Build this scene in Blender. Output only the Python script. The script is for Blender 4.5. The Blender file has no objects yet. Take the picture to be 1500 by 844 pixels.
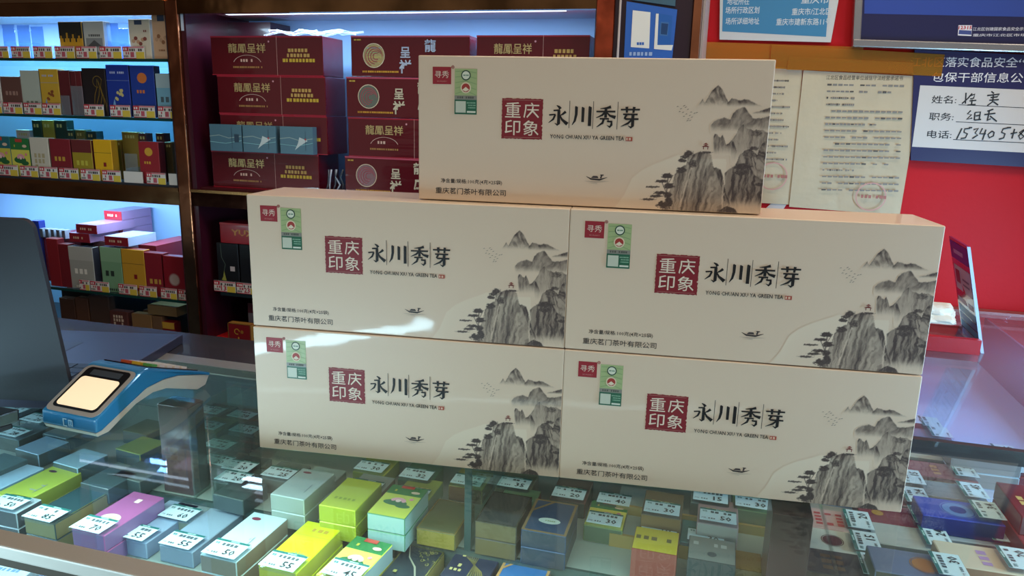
import bpy, bmesh, math, random
import numpy as np
from mathutils import Matrix, Vector
random.seed(7)
# ------------------------------------------------------------------ camera
S = bpy.context.scene
C = S.collection
CH = 0.3528                                   # camera height above the glass counter top (z = 0)
FPX = 1092.8
M = np.array([[0.9622, 0.2711, 0.0251], [-0.085, 0.2117, 0.9736], [-0.2587, 0.939, -0.2267]])
cam = bpy.data.cameras.new('camera')
camo = bpy.data.objects.new('camera', cam)
C.objects.link(camo)
S.camera = camo
cam.sensor_fit = 'HORIZONTAL'; cam.sensor_width = 36.0
cam.lens = FPX / 1500 * 36.0
cam.clip_start = 0.02
rm = Matrix(((M[0][0], M[1][0], -M[2][0]), (M[0][1], M[1][1], -M[2][1]), (M[0][2], M[1][2], -M[2][2])))
camo.matrix_world = Matrix.Translation((0, 0, CH)) @ rm.to_4x4()
# ------------------------------------------------------------------ world, lights, exposure
S.view_settings.view_transform = 'Standard'
S.view_settings.look = 'None'
S.view_settings.exposure = 0.0
S.view_settings.gamma = 1.0
S.view_settings.use_curve_mapping = False
S.cycles.transparent_max_bounces = 32
S.cycles.max_bounces = 9
S.cycles.caustics_reflective = False
S.cycles.caustics_refractive = False
W = bpy.data.worlds.new('world'); S.world = W; W.use_nodes = True
W.node_tree.nodes['Background'].inputs[0].default_value = (0.60, 0.56, 0.50, 1)
W.node_tree.nodes['Background'].inputs[1].default_value = 0.38

def area(name, loc, target, sx, sy, power, col):
    l = bpy.data.lights.new(name, 'AREA'); l.shape = 'RECTANGLE'; l.size = sx; l.size_y = sy
    l.energy = power; l.color = col
    o = bpy.data.objects.new(name, l); C.objects.link(o); o.location = loc
    d = Vector(target) - Vector(loc)
    o.rotation_euler = d.to_track_quat('-Z', 'Y').to_euler()
    return o
WARM = (1.0, 0.86, 0.68)
COOL = (0.50, 0.76, 1.0)
area('ceiling_light_front', (0.1, -0.8, 1.75), (0.1, 0.9, 0.1), 1.2, 0.6, 8.6, WARM)
area('ceiling_light_over', (0.1, 0.75, 1.75), (0.1, 0.8, 0), 1.4, 0.5, 10, WARM)
area('ceiling_light_right', (1.4, 0.6, 1.75), (0.6, 1.6, 0.2), 0.8, 0.5, 13, WARM)
# LED strips of the cabinets and the counters, plus one added counter fill
area('led_light_left_cabinet', (-1.52, 1.44, 0.528), (-1.52, 1.52, 0.1), 0.8, 0.03, 5.0, COOL)
area('led_light_left_lower', (-1.52, 1.44, 0.128), (-1.52, 1.56, -0.2), 0.8, 0.03, 3.0, COOL)
area('led_light_carton_cabinet', (-0.66, 1.435, 0.528), (-0.66, 1.52, 0.1), 0.8, 0.03, 2.6, (0.55, 0.8, 1.0))
area('led_light_counter_front', (-0.9, 0.455, -0.012), (-0.75, 0.70, -0.15), 1.3, 0.02, 4.0, (0.55, 0.86, 1.0))
area('fill_light_counter_middle', (-0.35, 0.62, -0.032), (-0.35, 0.62, -0.2), 0.9, 0.04, 1.7, (0.66, 0.92, 0.9))  # added fill without a strip, shines down on the packs to avoid glare
area('led_light_side_rear', (0.72, 1.2, -0.012), (0.45, 1.2, -0.10), 0.02, 0.5, 7.0, (0.40, 0.72, 1.0))
area('led_light_side_counter', (0.72, 0.66, -0.012), (0.35, 0.70, -0.10), 0.02, 0.45, 8.5, (0.42, 0.74, 1.0))

# ------------------------------------------------------------------ picture helpers: a pixel's ray meets a plane of the place
def ray(x, y):
    return M.T @ np.array([(x - 750) / FPX, (422 - y) / FPX, 1.0])
def uz(x, y, z):
    d = ray(x, y); return Vector((0, 0, CH)) + Vector(d) * float((z - CH) / d[2])
def uy(x, y, Y):
    d = ray(x, y); return Vector((0, 0, CH)) + Vector(d) * float(Y / d[1])

# ------------------------------------------------------------------ materials
def lin(h):
    h = h.lstrip('#'); r = []
    for i in (0, 2, 4):
        c = int(h[i:i+2], 16) / 255
        r.append(c / 12.92 if c <= 0.04045 else ((c + 0.055) / 1.055) ** 2.4)
    return (*r, 1)
_m = {}
def mat(col, rough=0.5, metal=0.0, coat=0.0, bump=0.0, bscale=60, var=0.0, vscale=20, emit=0.0, stretch=None, coatbump=False, spec=0.5):
    k = (col, rough, metal, coat, bump, bscale, var, vscale, emit, stretch, coatbump, spec)
    if k in _m: return _m[k]
    m = bpy.data.materials.new('surface_' + col.lstrip('#')); m.use_nodes = True
    n = m.node_tree.nodes; L = m.node_tree.links; p = n['Principled BSDF']
    p.inputs['Base Color'].default_value = lin(col)
    p.inputs['Roughness'].default_value = rough; p.inputs['Metallic'].default_value = metal
    p.inputs['Coat Weight'].default_value = coat; p.inputs['Coat Roughness'].default_value = 0.06
    p.inputs['Specular IOR Level'].default_value = spec
    if emit:
        p.inputs['Emission Color'].default_value = lin(col); p.inputs['Emission Strength'].default_value = emit
    if bump or var:
        tc = n.new('ShaderNodeTexCoord'); mp = n.new('ShaderNodeMapping'); L.new(tc.outputs['Object'], mp.inputs[0])
        if stretch: mp.inputs['Scale'].default_value = stretch
        if var:
            t = n.new('ShaderNodeTexNoise'); t.inputs['Scale'].default_value = vscale; t.inputs['Detail'].default_value = 4
            L.new(mp.outputs[0], t.inputs['Vector'])
            mr = n.new('ShaderNodeMapRange'); mr.inputs[1].default_value = 0.3; mr.inputs[2].default_value = 0.7
            mr.inputs[3].default_value = 1 - var; mr.inputs[4].default_value = 1 + var
            L.new(t.outputs['Fac'], mr.inputs[0])
            hs = n.new('ShaderNodeHueSaturation'); hs.inputs['Color'].default_value = lin(col)
            L.new(mr.outputs[0], hs.inputs['Value']); L.new(hs.outputs[0], p.inputs['Base Color'])
        if bump:
            t = n.new('ShaderNodeTexNoise'); t.inputs['Scale'].default_value = bscale; t.inputs['Detail'].default_value = 3
            L.new(mp.outputs[0], t.inputs['Vector'])
            b = n.new('ShaderNodeBump'); b.inputs['Strength'].default_value = bump; b.inputs['Distance'].default_value = 0.01
            L.new(t.outputs['Fac'], b.inputs['Height'])
            L.new(b.outputs[0], p.inputs['Coat Normal' if coatbump else 'Normal'])
    _m[k] = m
    return m
def glass(tint=(0.92, 0.975, 0.965), refl=1.0, dust=0.0, name='clear_glass', f0=0.04, drough=0.02, dcol=(0.7, 0.78, 0.8)):
    k = ('g', tint, refl, dust, name)
    if k in _m: return _m[k]
    m = bpy.data.materials.new(name); m.use_nodes = True
    n = m.node_tree.nodes; L = m.node_tree.links; n.remove(n['Principled BSDF'])
    out = n['Material Output']
    g = n.new('ShaderNodeNewGeometry')
    dp = n.new('ShaderNodeVectorMath'); dp.operation = 'DOT_PRODUCT'
    L.new(g.outputs['Normal'], dp.inputs[0]); L.new(g.outputs['Incoming'], dp.inputs[1])
    def mth(op, a, b=None):
        q = n.new('ShaderNodeMath'); q.operation = op
        if isinstance(a, (int, float)): q.inputs[0].default_value = a
        else: L.new(a, q.inputs[0])
        if b is not None:
            if isinstance(b, (int, float)): q.inputs[1].default_value = b
            else: L.new(b, q.inputs[1])
        return q.outputs[0]
    c = mth('ABSOLUTE', dp.outputs['Value'])
    o = mth('POWER', mth('SUBTRACT', 1.0, c), 5.0)
    fr = mth('MULTIPLY', mth('ADD', mth('MULTIPLY', o, 1 - f0), f0), refl)
    tr = n.new('ShaderNodeBsdfTransparent'); tr.inputs[0].default_value = (*tint, 1)
    gl = n.new('ShaderNodeBsdfGlossy'); gl.inputs['Roughness'].default_value = drough; gl.inputs[0].default_value = (1, 1, 1, 1)
    mx = n.new('ShaderNodeMixShader'); L.new(fr, mx.inputs[0]); L.new(tr.outputs[0], mx.inputs[1]); L.new(gl.outputs[0], mx.inputs[2])
    res = mx.outputs[0]
    if dust:
        df = n.new('ShaderNodeBsdfDiffuse'); df.inputs[0].default_value = (*dcol, 1)
        m2 = n.new('ShaderNodeMixShader'); m2.inputs[0].default_value = dust
        L.new(res, m2.inputs[1]); L.new(df.outputs[0], m2.inputs[2]); res = m2.outputs[0]
    L.new(res, out.inputs['Surface'])
    _m[k] = m
    return m
GLASS = glass(dust=0.010, refl=0.75)
ACRYL = glass((0.93, 0.96, 0.98), 0.7, 0.03, 'clear_acrylic')
SHELFG = glass((0.75, 0.9, 0.87), 0.8, 0.03, 'shelf_glass')
EDGE = mat('#16403c', 0.25)
GOLDM = mat('#b98f66', 0.18, 1.0, bump=0.25, bscale=9, var=0.25, vscale=12)
COPPER = mat('#c07a58', 0.2, 1.0, bump=0.3, bscale=10, var=0.3, vscale=14)
DARKM = mat('#2a1a1e', 0.3, 0.0, 0.4)

# ------------------------------------------------------------------ mesh helpers
class MB:
    def __init__(s): s.v = []; s.f = []; s.mi = []; s.mats = []
    def m(s, mt):
        if mt not in s.mats: s.mats.append(mt)
        return s.mats.index(mt)
    def add(s, vs, fs, mt):
        b = len(s.v); s.v += [tuple(q) for q in vs]; i = s.m(mt)
        for f in fs: s.f.append([b + k for k in f]); s.mi.append(i)
    def box(s, a, b, mt):
        x0, y0, z0 = a; x1, y1, z1 = b
        s.add([(x0,y0,z0),(x1,y0,z0),(x1,y1,z0),(x0,y1,z0),(x0,y0,z1),(x1,y0,z1),(x1,y1,z1),(x0,y1,z1)],
              [(0,3,2,1),(4,5,6,7),(0,1,5,4),(1,2,6,5),(2,3,7,6),(3,0,4,7)], mt)
    def prism(s, pts, ax, lo, hi, mt):       # 2-D outline pulled along an axis
        n = len(pts)
        def P(p, t):
            return {0: (t, p[0], p[1]), 1: (p[0], t, p[1]), 2: (p[0], p[1], t)}[ax]
        s.add([P(p, lo) for p in pts] + [P(p, hi) for p in pts],
              [tuple(range(n))[::-1], tuple(range(n, 2*n))] + [(i, (i+1) % n, n + (i+1) % n, n + i) for i in range(n)], mt)
    def tube(s, pts, r, mt, k=6):
        pts = [Vector(p) for p in pts]; vs = []; n = len(pts)
        for i, p in enumerate(pts):
            d = (pts[min(i+1, n-1)] - pts[max(i-1, 0)]).normalized()
            u = d.orthogonal().normalized(); w = d.cross(u)
            for j in range(k):
                a = 2*math.pi*j/k; vs.append(p + u*r*math.cos(a) + w*r*math.sin(a))
        fs = [(i*k+j, i*k+(j+1) % k, (i+1)*k+(j+1) % k, (i+1)*k+j) for i in range(n-1) for j in range(k)]
        fs += [tuple(range(k))[::-1], tuple(range((n-1)*k, n*k))]
        s.add(vs, fs, mt)
    def build(s, name, parent=None, loc=None, rot=None, bevel=0.0, smooth=False, seg=2):
        me = bpy.data.meshes.new(name); me.from_pydata(s.v, [], s.f)
        for q in s.mats: me.materials.append(q)
        me.polygons.foreach_set('material_index', s.mi)
        if bevel or True:
            bm = bmesh.new(); bm.from_mesh(me)
            bmesh.ops.recalc_face_normals(bm, faces=bm.faces)
            if bevel:
                bmesh.ops.bevel(bm, geom=list(bm.edges), offset=bevel, segments=seg, affect='EDGES', profile=0.6)
            bm.to_mesh(me); bm.free()
        if smooth: me.polygons.foreach_set('use_smooth', [True]*len(me.polygons))
        me.update()
        o = bpy.data.objects.new(name, me); C.objects.link(o)
        if parent: o.parent = parent
        if loc is not None: o.location = loc
        if rot is not None: o.rotation_euler = rot
        return o
def empty(name, loc=(0,0,0), rot=(0,0,0)):
    o = bpy.data.objects.new(name, None); o.empty_display_size = 0.01; C.objects.link(o); o.location = loc; o.rotation_euler = rot
    return o
def tag(o, label, cat, group=None):
    o['label'] = label; o['category'] = cat
    if group: o['group'] = group
    return o
def struct(o): o['kind'] = 'structure'; return o

# flat print: outlines and lettering laid on a face
_tx = {}
def textgeo(s, bold=0.0):
    k = (s, bold)
    if k in _tx: return _tx[k]
    c = bpy.data.curves.new('lettering', 'FONT'); c.body = s; c.size = 1; c.resolution_u = 1; c.offset = bold
    o = bpy.data.objects.new('lettering', c); me = o.to_mesh()
    v = [(q.co.x, q.co.y) for q in me.vertices]; f = [tuple(p.vertices) for p in me.polygons]
    o.to_mesh_clear(); bpy.data.objects.remove(o); bpy.data.curves.remove(c)
    _tx[k] = (v, f); return _tx[k]
class Art:
    """print on a face: x right, y up, in metres"""
    def __init__(s, eps=0.00012): s.b = MB(); s.z = eps; s.e = eps
    def poly(s, pts, col, **kw):
        s.b.add([(x, y, s.z) for x, y in pts], [tuple(range(len(pts)))], mat(col, **(kw or dict(rough=0.45)))); s.z += s.e*0.5
    def rect(s, x0, y0, x1, y1, col, **kw): s.poly([(x0,y0),(x1,y0),(x1,y1),(x0,y1)], col, **kw)
    def disc(s, x, y, r, col, ry=None, n=20, **kw):
        ry = ry or r
        s.poly([(x+r*math.cos(2*math.pi*i/n), y+ry*math.sin(2*math.pi*i/n)) for i in range(n)], col, **kw)
    def ring(s, x, y, r, w, col, a0=0, a1=360, ry=None, n=24, **kw):
        ry = ry or r; k = ry / r; vs = []
        for i in range(n+1):
            a = math.radians(a0 + (a1-a0)*i/n)
            vs += [(x+r*math.cos(a), y+k*r*math.sin(a), s.z), (x+(r-w)*math.cos(a), y+k*(r-w)*math.sin(a), s.z)]
        s.b.add(vs, [(2*i, 2*i+1, 2*i+3, 2*i+2) for i in range(n)], mat(col, **(kw or dict(rough=0.45)))); s.z += s.e*0.5
    def line(s, pts, w, col, **kw):
        w = w if isinstance(w, (list, tuple)) else [w]*len(pts); vs = []; n = len(pts)
        for i, p in enumerate(pts):
            q0 = pts[max(i-1, 0)]; q1 = pts[min(i+1, n-1)]
            dx, dy = q1[0]-q0[0], q1[1]-q0[1]; l = math.hypot(dx, dy) or 1
            nx, ny = -dy/l*w[i]/2, dx/l*w[i]/2
            vs += [(p[0]+nx, p[1]+ny, s.z), (p[0]-nx, p[1]-ny, s.z)]
        s.b.add(vs, [(2*i, 2*i+1, 2*i+3, 2*i+2) for i in range(n-1)], mat(col, **(kw or dict(rough=0.45)))); s.z += s.e*0.2
    def text(s, t, x, y, w, h, col, bold=0.0, rot=0, **kw):   # centred on (x, y), fitted to w by h (either may be None)
        v, f = textgeo(t, bold)
        if not v: return
        xs = [q[0] for q in v]; ys = [q[1] for q in v]
        bw = max(xs)-min(xs); bh = max(ys)-min(ys); cx = (max(xs)+min(xs))/2; cy = (max(ys)+min(ys))/2
        kx = w/bw if w else h/bh; ky = h/bh if h else kx
        c, d = math.cos(rot), math.sin(rot)
        P = []
        for a, b in v:
            a = (a-cx)*kx; b = (b-cy)*ky; P.append((x+a*c-b*d, y+a*d+b*c, s.z))
        s.b.add(P, f, mat(col, **(kw or dict(rough=0.45)))); s.z += s.e*0.3
    def bars(s, x0, x1, y, h, col, seed=0, dens=0.8):       # a line of print too small to read
        r = random.Random(seed); x = x0; q = []
        while x < x1 - h*0.5:
            w = h*r.uniform(0.6, 0.95)
            if r.random() < dens: q.append((x, min(x+w, x1)))
            x += h*1.12
        m_ = mat(col, rough=0.5)
        for a, b in q: s.b.add([(a,y-h/2,s.z),(b,y-h/2,s.z),(b,y+h/2,s.z),(a,y+h/2,s.z)], [(0,1,2,3)], m_)
        s.z += s.e*0.2
    def build(s, parent, mtx=None, name='printed_artwork'):
        if not s.b.v: return None
        me = bpy.data.meshes.new(name); vs = s.b.v
        if mtx is not None: vs = [tuple(mtx @ Vector(q)) for q in vs]
        me.from_pydata(vs, [], s.b.f)
        for q in s.b.mats: me.materials.append(q)
        me.polygons.foreach_set('material_index', s.b.mi); me.update()
        o = bpy.data.objects.new(name, me); C.objects.link(o); o.parent = parent
        return o
RX = Matrix.Rotation(math.pi/2, 4, 'X')     # art plane stood up: y up becomes z up, facing -y

# ------------------------------------------------------------------ the shop
def shell():
    b = MB(); b.box((-2.6, -2.2, -1.02), (2.4, 1.72, -0.95), mat('#3a332f', 0.25, var=0.1)); struct(b.build('floor'))
    b = MB(); b.box((-2.6, -0.9, 1.9), (2.4, 1.72, 1.96), mat('#8f8474', 0.7)); struct(b.build('ceiling'))
    b = MB(); b.box((-2.6, 1.62, -0.95), (2.4, 1.72, 1.9), mat('#c2151f', 0.55, var=0.06, vscale=5, bump=0.04, bscale=120, spec=0.2)); struct(b.build('wall_back'))
    b = MB(); b.box((-2.66, -0.9, -0.95), (-2.6, 1.62, 1.9), mat('#4a3a36', 0.6)); struct(b.build('wall_left'))
    b = MB(); b.box((2.4, -0.9, -0.95), (2.46, 1.62, 1.9), mat('#7c2026', 0.6)); struct(b.build('wall_right'))
    for i, (x, y, w, d) in enumerate([(0.1, -0.8, 1.2, 0.3), (0.1, 0.75, 1.4, 0.2), (1.4, 0.6, 0.8, 0.2), (-1.3, 0.3, 0.5, 0.15)]):
        o = empty('ceiling_light', (x, y, 1.9)); 
        fr = MB(); fr.box((-w/2, -d/2, -0.035), (w/2, d/2, 0), mat('#8a8a88', 0.4, 0.6)); fr.build('frame', o)
        df = MB(); df.box((-w/2+0.01, -d/2+0.01, -0.042), (w/2-0.01, d/2-0.01, -0.035), mat('#ffe6c0', 0.5, emit=3.0)); df.build('diffuser', o)
        tag(o, ['warm ceiling light panel in front of the counter', 'long warm ceiling light panel right above the tea boxes', 'warm ceiling light panel above the right arm of the counter', 'small warm ceiling light panel at the left'][i], 'light')
shell()
# ------------------------------------------------------------------ wall cabinets
def X(x, y=150, Y=1.38): return uy(x, y, Y).x
def Z(y, x=150, Y=1.38): return uy(x, y, Y).z
XL0, XL1 = -2.05, X(255)             # left cabinet
XP1 = X(273)                          # copper post to here
XC0, XC1 = XP1, X(868)                # carton cabinet
XR1 = X(895)
ZT = Z(24, 130)                       # top of the upper bay
PANEL = mat('#8fb6e6', 0.45, var=0.03, vscale=8)
def box_part(par, name, a, b, mt, bevel=0.0, label=None):
    q = MB(); q.box(a, b, mt); o = q.build(name, par, bevel=bevel)
    if label: o['label'] = label
    return o
def glass_shelf(par, x0, x1, y0, y1, z):
    box_part(par, 'shelf', (x0, y0+0.002, z-0.007), (x1, y1, z), SHELFG)
    box_part(par, 'shelf_edge', (x0, y0, z-0.007), (x1, y0+0.002, z), EDGE)
zs1, zs2, zs3 = Z(86, 130, 1.39), Z(170, 130, 1.39), Z(264, 130, 1.39)
zs4, zs5 = Z(427, 150, 1.39), Z(497, 190, 1.39)
def left_cabinet():
    r = tag(empty('display_cabinet', ((XL0+XL1)/2, 1.38, -0.95)), 'brightly backlit cigarette display cabinet with gilded trims at the far left', 'cabinet')
    inv = Vector(r.location)
    def P(name, a, b, mt, **k): return box_part(r, name, tuple(Vector(a)-inv), tuple(Vector(b)-inv), mt, **k)
    P('back_panel', (XL0, 1.60, -0.3), (XL1, 1.612, 0.57), PANEL)
    P('side_panel', (XL1-0.012, 1.385, -0.95), (XL1, 1.60, 0.57), mat('#43313a', 0.3))
    P('side_panel', (XL0, 1.385, -0.95), (XL0+0.012, 1.60, 0.57), mat('#43313a', 0.3))
    P('top_trim', (XL0, 1.372, ZT), (XL1, 1.39, ZT+0.028), GOLDM)
    P('top_trim', (XL0, 1.365, ZT+0.028), (XL1, 1.39, ZT+0.036), mat('#e0bd90', 0.25, 1.0))
    P('top_board', (XL0, 1.39, ZT+0.012), (XL1, 1.612, ZT+0.03), mat('#d8dde6', 0.5))
    P('led_strip', (XL0+0.3, 1.392, ZT+0.002), (XL1-0.015, 1.404, ZT+0.010), mat('#d9ecff', 0.5, emit=4.0))
    z3 = zs3
    P('deck_board', (XL0, 1.383, z3-0.014), (XL1, 1.60, z3), mat('#35404f', 0.35))
    P('middle_trim', (XL0, 1.372, z3-0.013), (XL1, 1.39, z3-0.004), mat('#c08f62', 0.2, 1.0, bump=0.2, bscale=10))
    P('middle_trim', (XL0, 1.376, z3-0.042), (XL1, 1.39, z3-0.013), GOLDM)
    P('lower_led_strip', (XL0+0.3, 1.392, z3-0.030), (XL1-0.015, 1.404, z3-0.022), mat('#d9ecff', 0.5, emit=3.0))
    P('deck_board', (XL0, 1.39, zs5-0.015), (XL1, 1.60, zs5), mat('#2c3038', 0.35))
    P('base_front', (XL0, 1.385, -0.95), (XL1, 1.40, zs5-0.015), mat('#241318', 0.3))
    for z in (zs1, zs2, zs4):
        q = MB(); q.box(tuple(Vector((XL0+.012, 1.386, z-0.006))-inv), tuple(Vector((XL1-.012, 1.598, z))-inv), SHELFG); q.build('shelf', r)
        P('shelf_edge', (XL0+.012, 1.383, z-0.006), (XL1-.012, 1.386, z), EDGE)
    # lit sign box on top, seen mirrored in the counter glass
    s = tag(empty('lit_sign_box', (-1.30, 1.38, ZT+0.036)), 'pale blue lit sign box on top of the left cabinet', 'sign')
    box_part(s, 'housing', (-0.18, 0.0, 0), (0.18, 0.12, 0.26), mat('#39414d', 0.4))
    box_part(s, 'lit_face', (-0.17, -0.004, 0.012), (0.17, 0.0, 0.25), mat('#6f93d6', 0.4, emit=0.4))
left_cabinet()
def post(name, x0, x1, mt, label, z1=ZT+.03, y=1.372):
    q = MB(); q.box((x0, y, -0.95), (x1, 1.60, z1), mt); return tag(q.build(name, bevel=0.002), label, 'post')
post('copper_post', XL1+0.0005, XP1-0.0005, COPPER, 'mirror-finish copper post between the left cabinet and the carton cabinet')
def carton_cabinet():
    r = tag(empty('carton_cabinet', ((XC0+XC1)/2, 1.38, -0.95)), 'dark red display cabinet holding the stacked cartons behind the tea boxes', 'cabinet')
    inv = Vector(r.location)
    def P(name, a, b, mt, **k): return box_part(r, name, tuple(Vector(a)-inv), tuple(Vector(b)-inv), mt, **k)
    PLUM = mat('#3c0f20', 0.3, coat=0.3); zt = Z(18, 500); zm = Z(277, 330)
    P('back_panel', (XC0, 1.60, zm), (XC1, 1.612, 0.57), PANEL)
    P('lower_back_panel', (XC0, 1.60, -0.3), (XC1, 1.612, zm-0.02), mat('#2b0c16', 0.4))
    P('side_panel', (XC0, 1.380, -0.95), (XC0+0.012, 1.60, 0.57), PLUM)
    P('side_panel', (XC1-0.003, 1.385, -0.95), (XC1, 1.60, 0.57), PLUM)
    P('inner_post', (XC0+0.012, 1.52, zm), (XC0+0.12, 1.60, zt), mat('#35131f', 0.3, coat=0.3))
    P('top_trim', (XC0, 1.372, zt), (XC1, 1.39, zt+0.05), mat('#86603f', 0.14, 1.0, bump=0.35, bscale=7, var=0.5, vscale=9))
    P('top_board', (XC0, 1.39, zt+0.012), (XC1, 1.612, zt+0.03), mat('#d8dde6', 0.5))
    P('led_strip', (XC0+0.1, 1.392, zt+0.0), (XC1-0.06, 1.402, zt+0.008), mat('#d9ecff', 0.5, emit=4.0))
    P('deck_board', (XC0, 1.39, zm-0.012), (XC1, 1.60, zm), mat('#4a1420', 0.3))
    P('middle_trim', (XC0, 1.372, zm-0.010), (XC1, 1.39, zm-0.004), mat('#d8a36a', 0.2, 1.0))
    P('middle_trim', (XC0, 1.376, zm-0.04), (XC1, 1.39, zm-0.010), mat('#3a2018', 0.15, 1.0, bump=0.2, bscale=9))
    z4 = Z(431, 350); z5 = Z(512, 340)
    P('shelf', (XC0+0.05, 1.385, z4-0.008), (XC1-0.012, 1.60, z4), mat('#1d2a30', 0.2, coat=0.4))
    P('deck_board', (XC0+0.012, 1.39, z5-0.014), (XC1-0.012, 1.60, z5), mat('#240a12', 0.35))
    P('base_front', (XC0, 1.385, -0.95), (XC1, 1.40, z5-0.014), mat('#1c090f', 0.3))
    P('painted_led_end', (XC0+0.001, 1.379, Z(45, 274)), (XC0+0.007, 1.380, Z(21, 274)), mat('#c9d6ea', 0.5))  # thin light at the LED's end, painted as a pale strip
    return zm, z4, z5
zm, zc4, zc5 = carton_cabinet()
post('copper_post', XC1+0.0005, XR1-0.0005, mat('#c0583c', 0.2, 1.0, bump=0.35, bscale=14, var=0.5, vscale=22), 'mirror-finish copper post right of the carton cabinet, above the top tea box')
def right_pillar():
    x0, x1 = XR1+0.0005, X(1006)
    q = MB(); q.box((x0, 1.365, -0.95), (x1, 1.60, 1.2), mat('#2a1524', 0.3, coat=0.3)); tag(q.build('dark_pillar', bevel=0.002), 'plum-black glossy pillar between the carton cabinet and the red wall', 'pillar')
    q = MB(); q.box((x1+0.0005, 1.36, -0.95), (X(1018), 1.60, 1.2), COPPER); tag(q.build('copper_edge_post', bevel=0.001), 'narrow copper edge post right of the dark pillar', 'post')
    q = MB(); q.box((X(1018)+0.0005, 1.40, -0.95), (X(1022), 1.61, 1.2), mat('#b9a49a', 0.4)); tag(q.build('pale_edge_strip'), 'thin pale strip where the red wall begins', 'strip')
    q = MB(); q.tube([(X(903), 1.362, -0.3), (X(904), 1.361, 0.2), (X(903), 1.361, 0.6)], 0.0022, mat('#a9a2a6', 0.4)); tag(q.build('white_cable', smooth=True), 'thin pale cable running down the dark pillar', 'cable')
right_pillar()

# ------------------------------------------------------------------ cartons
CR = '#680e1c'
FOIL = dict(rough=0.22, metal=0.6)
def cart_h(a, w, h, gold='#e0c88c', txt2='#d0a95e'):
    a.rect(0, 0, w, 0.0015, '#b9203a'); a.rect(0, h-0.003, w, h, '#a81c33')
    a.text('龍鳳呈祥', w*0.33, h*0.69, w*0.34, h*0.25, gold, 0.012, rough=0.3, metal=0.5)
    a.ring(w*0.33, h*0.28, w*0.13, 0.0012, '#e8c9bd', 15, 165, ry=h*0.24); a.disc(w*0.53, h*0.86, 0.002, '#e8a9b8', n=8)
    a.text('雪茄型', w*0.32, h*0.37, w*0.1, h*0.08, '#e3bfb0') if False else a.bars(w*0.27, w*0.38, h*0.38, 0.0055, '#e3bfb0', 3)
    a.bars(w*0.2, w*0.47, h*0.21, 0.0035, '#b98a4f', 5, 0.95)
    a.line([(w*0.60, 0), (w*0.60, h)], 0.0008, '#d9a7a0')
    for i, (p, q) in enumerate([(0.70, 0.88), (0.69, 0.89), (0.65, 0.95)]):
        a.bars(w*p, w*q, h*(0.64-0.125*i), 0.0068, txt2 if i < 2 else '#d9b840', i, 1.0)
def cart_v(a, w, h, disc='#c8bfa6', ch='#d9cfb6', rainbow=False):
    a.rect(0, h-0.003, w, h, '#c4506a'); a.disc(w*0.2, h*0.52, h*0.29, disc, rough=0.2, metal=0.7)
    if rainbow:
        for i, c in enumerate(['#58b8e8', '#7fd49a', '#e7e07a', '#f0b060']): a.rect(w*0.2-h*0.2, h*(0.70-0.11*i), w*0.2+h*0.2, h*(0.60+0.11*(1-i)), c, rough=0.3)
    for i in range(4): a.ring(w*0.2+h*0.02*i, h*0.5, h*(0.24-0.05*i), 0.0016, '#a84a58', 20*i, 250+20*i)
    a.ring(w*0.2, h*0.52, h*0.30, 0.0015, '#ead9bd')
    a.text('龍', w*0.68, h*0.76, None, h*0.30, ch, 0.02); a.text('鳳', w*0.68, h*0.34, None, h*0.28, ch, 0.02)
    a.text('呈', w*0.47, h*0.60, None, h*0.26, ch, 0.02); a.text('祥', w*0.47, h*0.26, None, h*0.33, ch, 0.02)
    a.bars(w*0.1, w*0.42, h*0.13, 0.0035, '#e0a63c', 4, 0.95)
    a.bars(w*0.03, w*0.09, h*0.9, 0.003, '#d9b84f', 2, 1)
def cart_plain(a, w, h): a.bars(w*0.1, w*0.4, h*0.5, h*0.3, '#c9a24a', 1)
def carton(x0, x1, z0, h, label, design, Y=1.41, d=0.085, col=CR, kw=None, cat='carton', grp=None, name='cigarette_carton', yaw=0, wrap=True):
    w = x1-x0
    r = tag(empty(name, (x0, Y, z0), (0, 0, yaw)), label, cat, grp)
    q = MB(); q.box((0, 0, 0.0003), (w, d, h-0.0003), mat(col, 0.22, 0.25, 0.7, bump=0.25, bscale=14, stretch=(0.6, 1, 3), coatbump=True))
    q.build('body', r, bevel=0.0012)
    a = Art(); design(a, w, h, **(kw or {})); a.build(r, Matrix.Translation((0, -0.0002, 0)) @ RX)
    return r
hA = (ZT-0.012-zm)/4.35
def stack(xs, n, labels, designs, kws=None, Y=1.41):
    for i in range(n):
        x0, x1 = xs[i]; carton(X(x0, 150, Y), X(x1, 150, Y), zm+0.0004+i*(hA+0.0004), hA, labels[i], designs[i], Y=Y, kw=(kws[i] if kws else None))
lv = ['bottom of', 'second up in', 'third up in', 'top of']
stack([(305, 464), (321, 478), (320, 477), (314, 475)], 4, ['dark red carton with gold characters, ' + s + ' the left stack' for s in lv], [cart_h]*4)
stack([(503, 668), (509, 675), (508, 675), (516, 687)], 4, ['dark red carton with emblem, ' + lv[0] + ' the middle stack', 'dark red carton with gold characters, ' + lv[1] + ' the middle stack', 'dark red carton with silver emblem, ' + lv[2] + ' the middle stack', 'dark red carton with rainbow emblem, ' + lv[3] + ' the middle stack'],
      [cart_v, cart_h, cart_v, cart_v], [dict(disc='#b58f96'), None, dict(disc='#8f9a90'), dict(disc='#e5d8a0', ch='#c3cfe8', rainbow=True)])
stack([(700, 856)]*3+[(697, 860)], 4, ['dark red carton, ' + s + ' the right stack behind the top tea box' for s in lv], [cart_h]*4)

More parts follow.
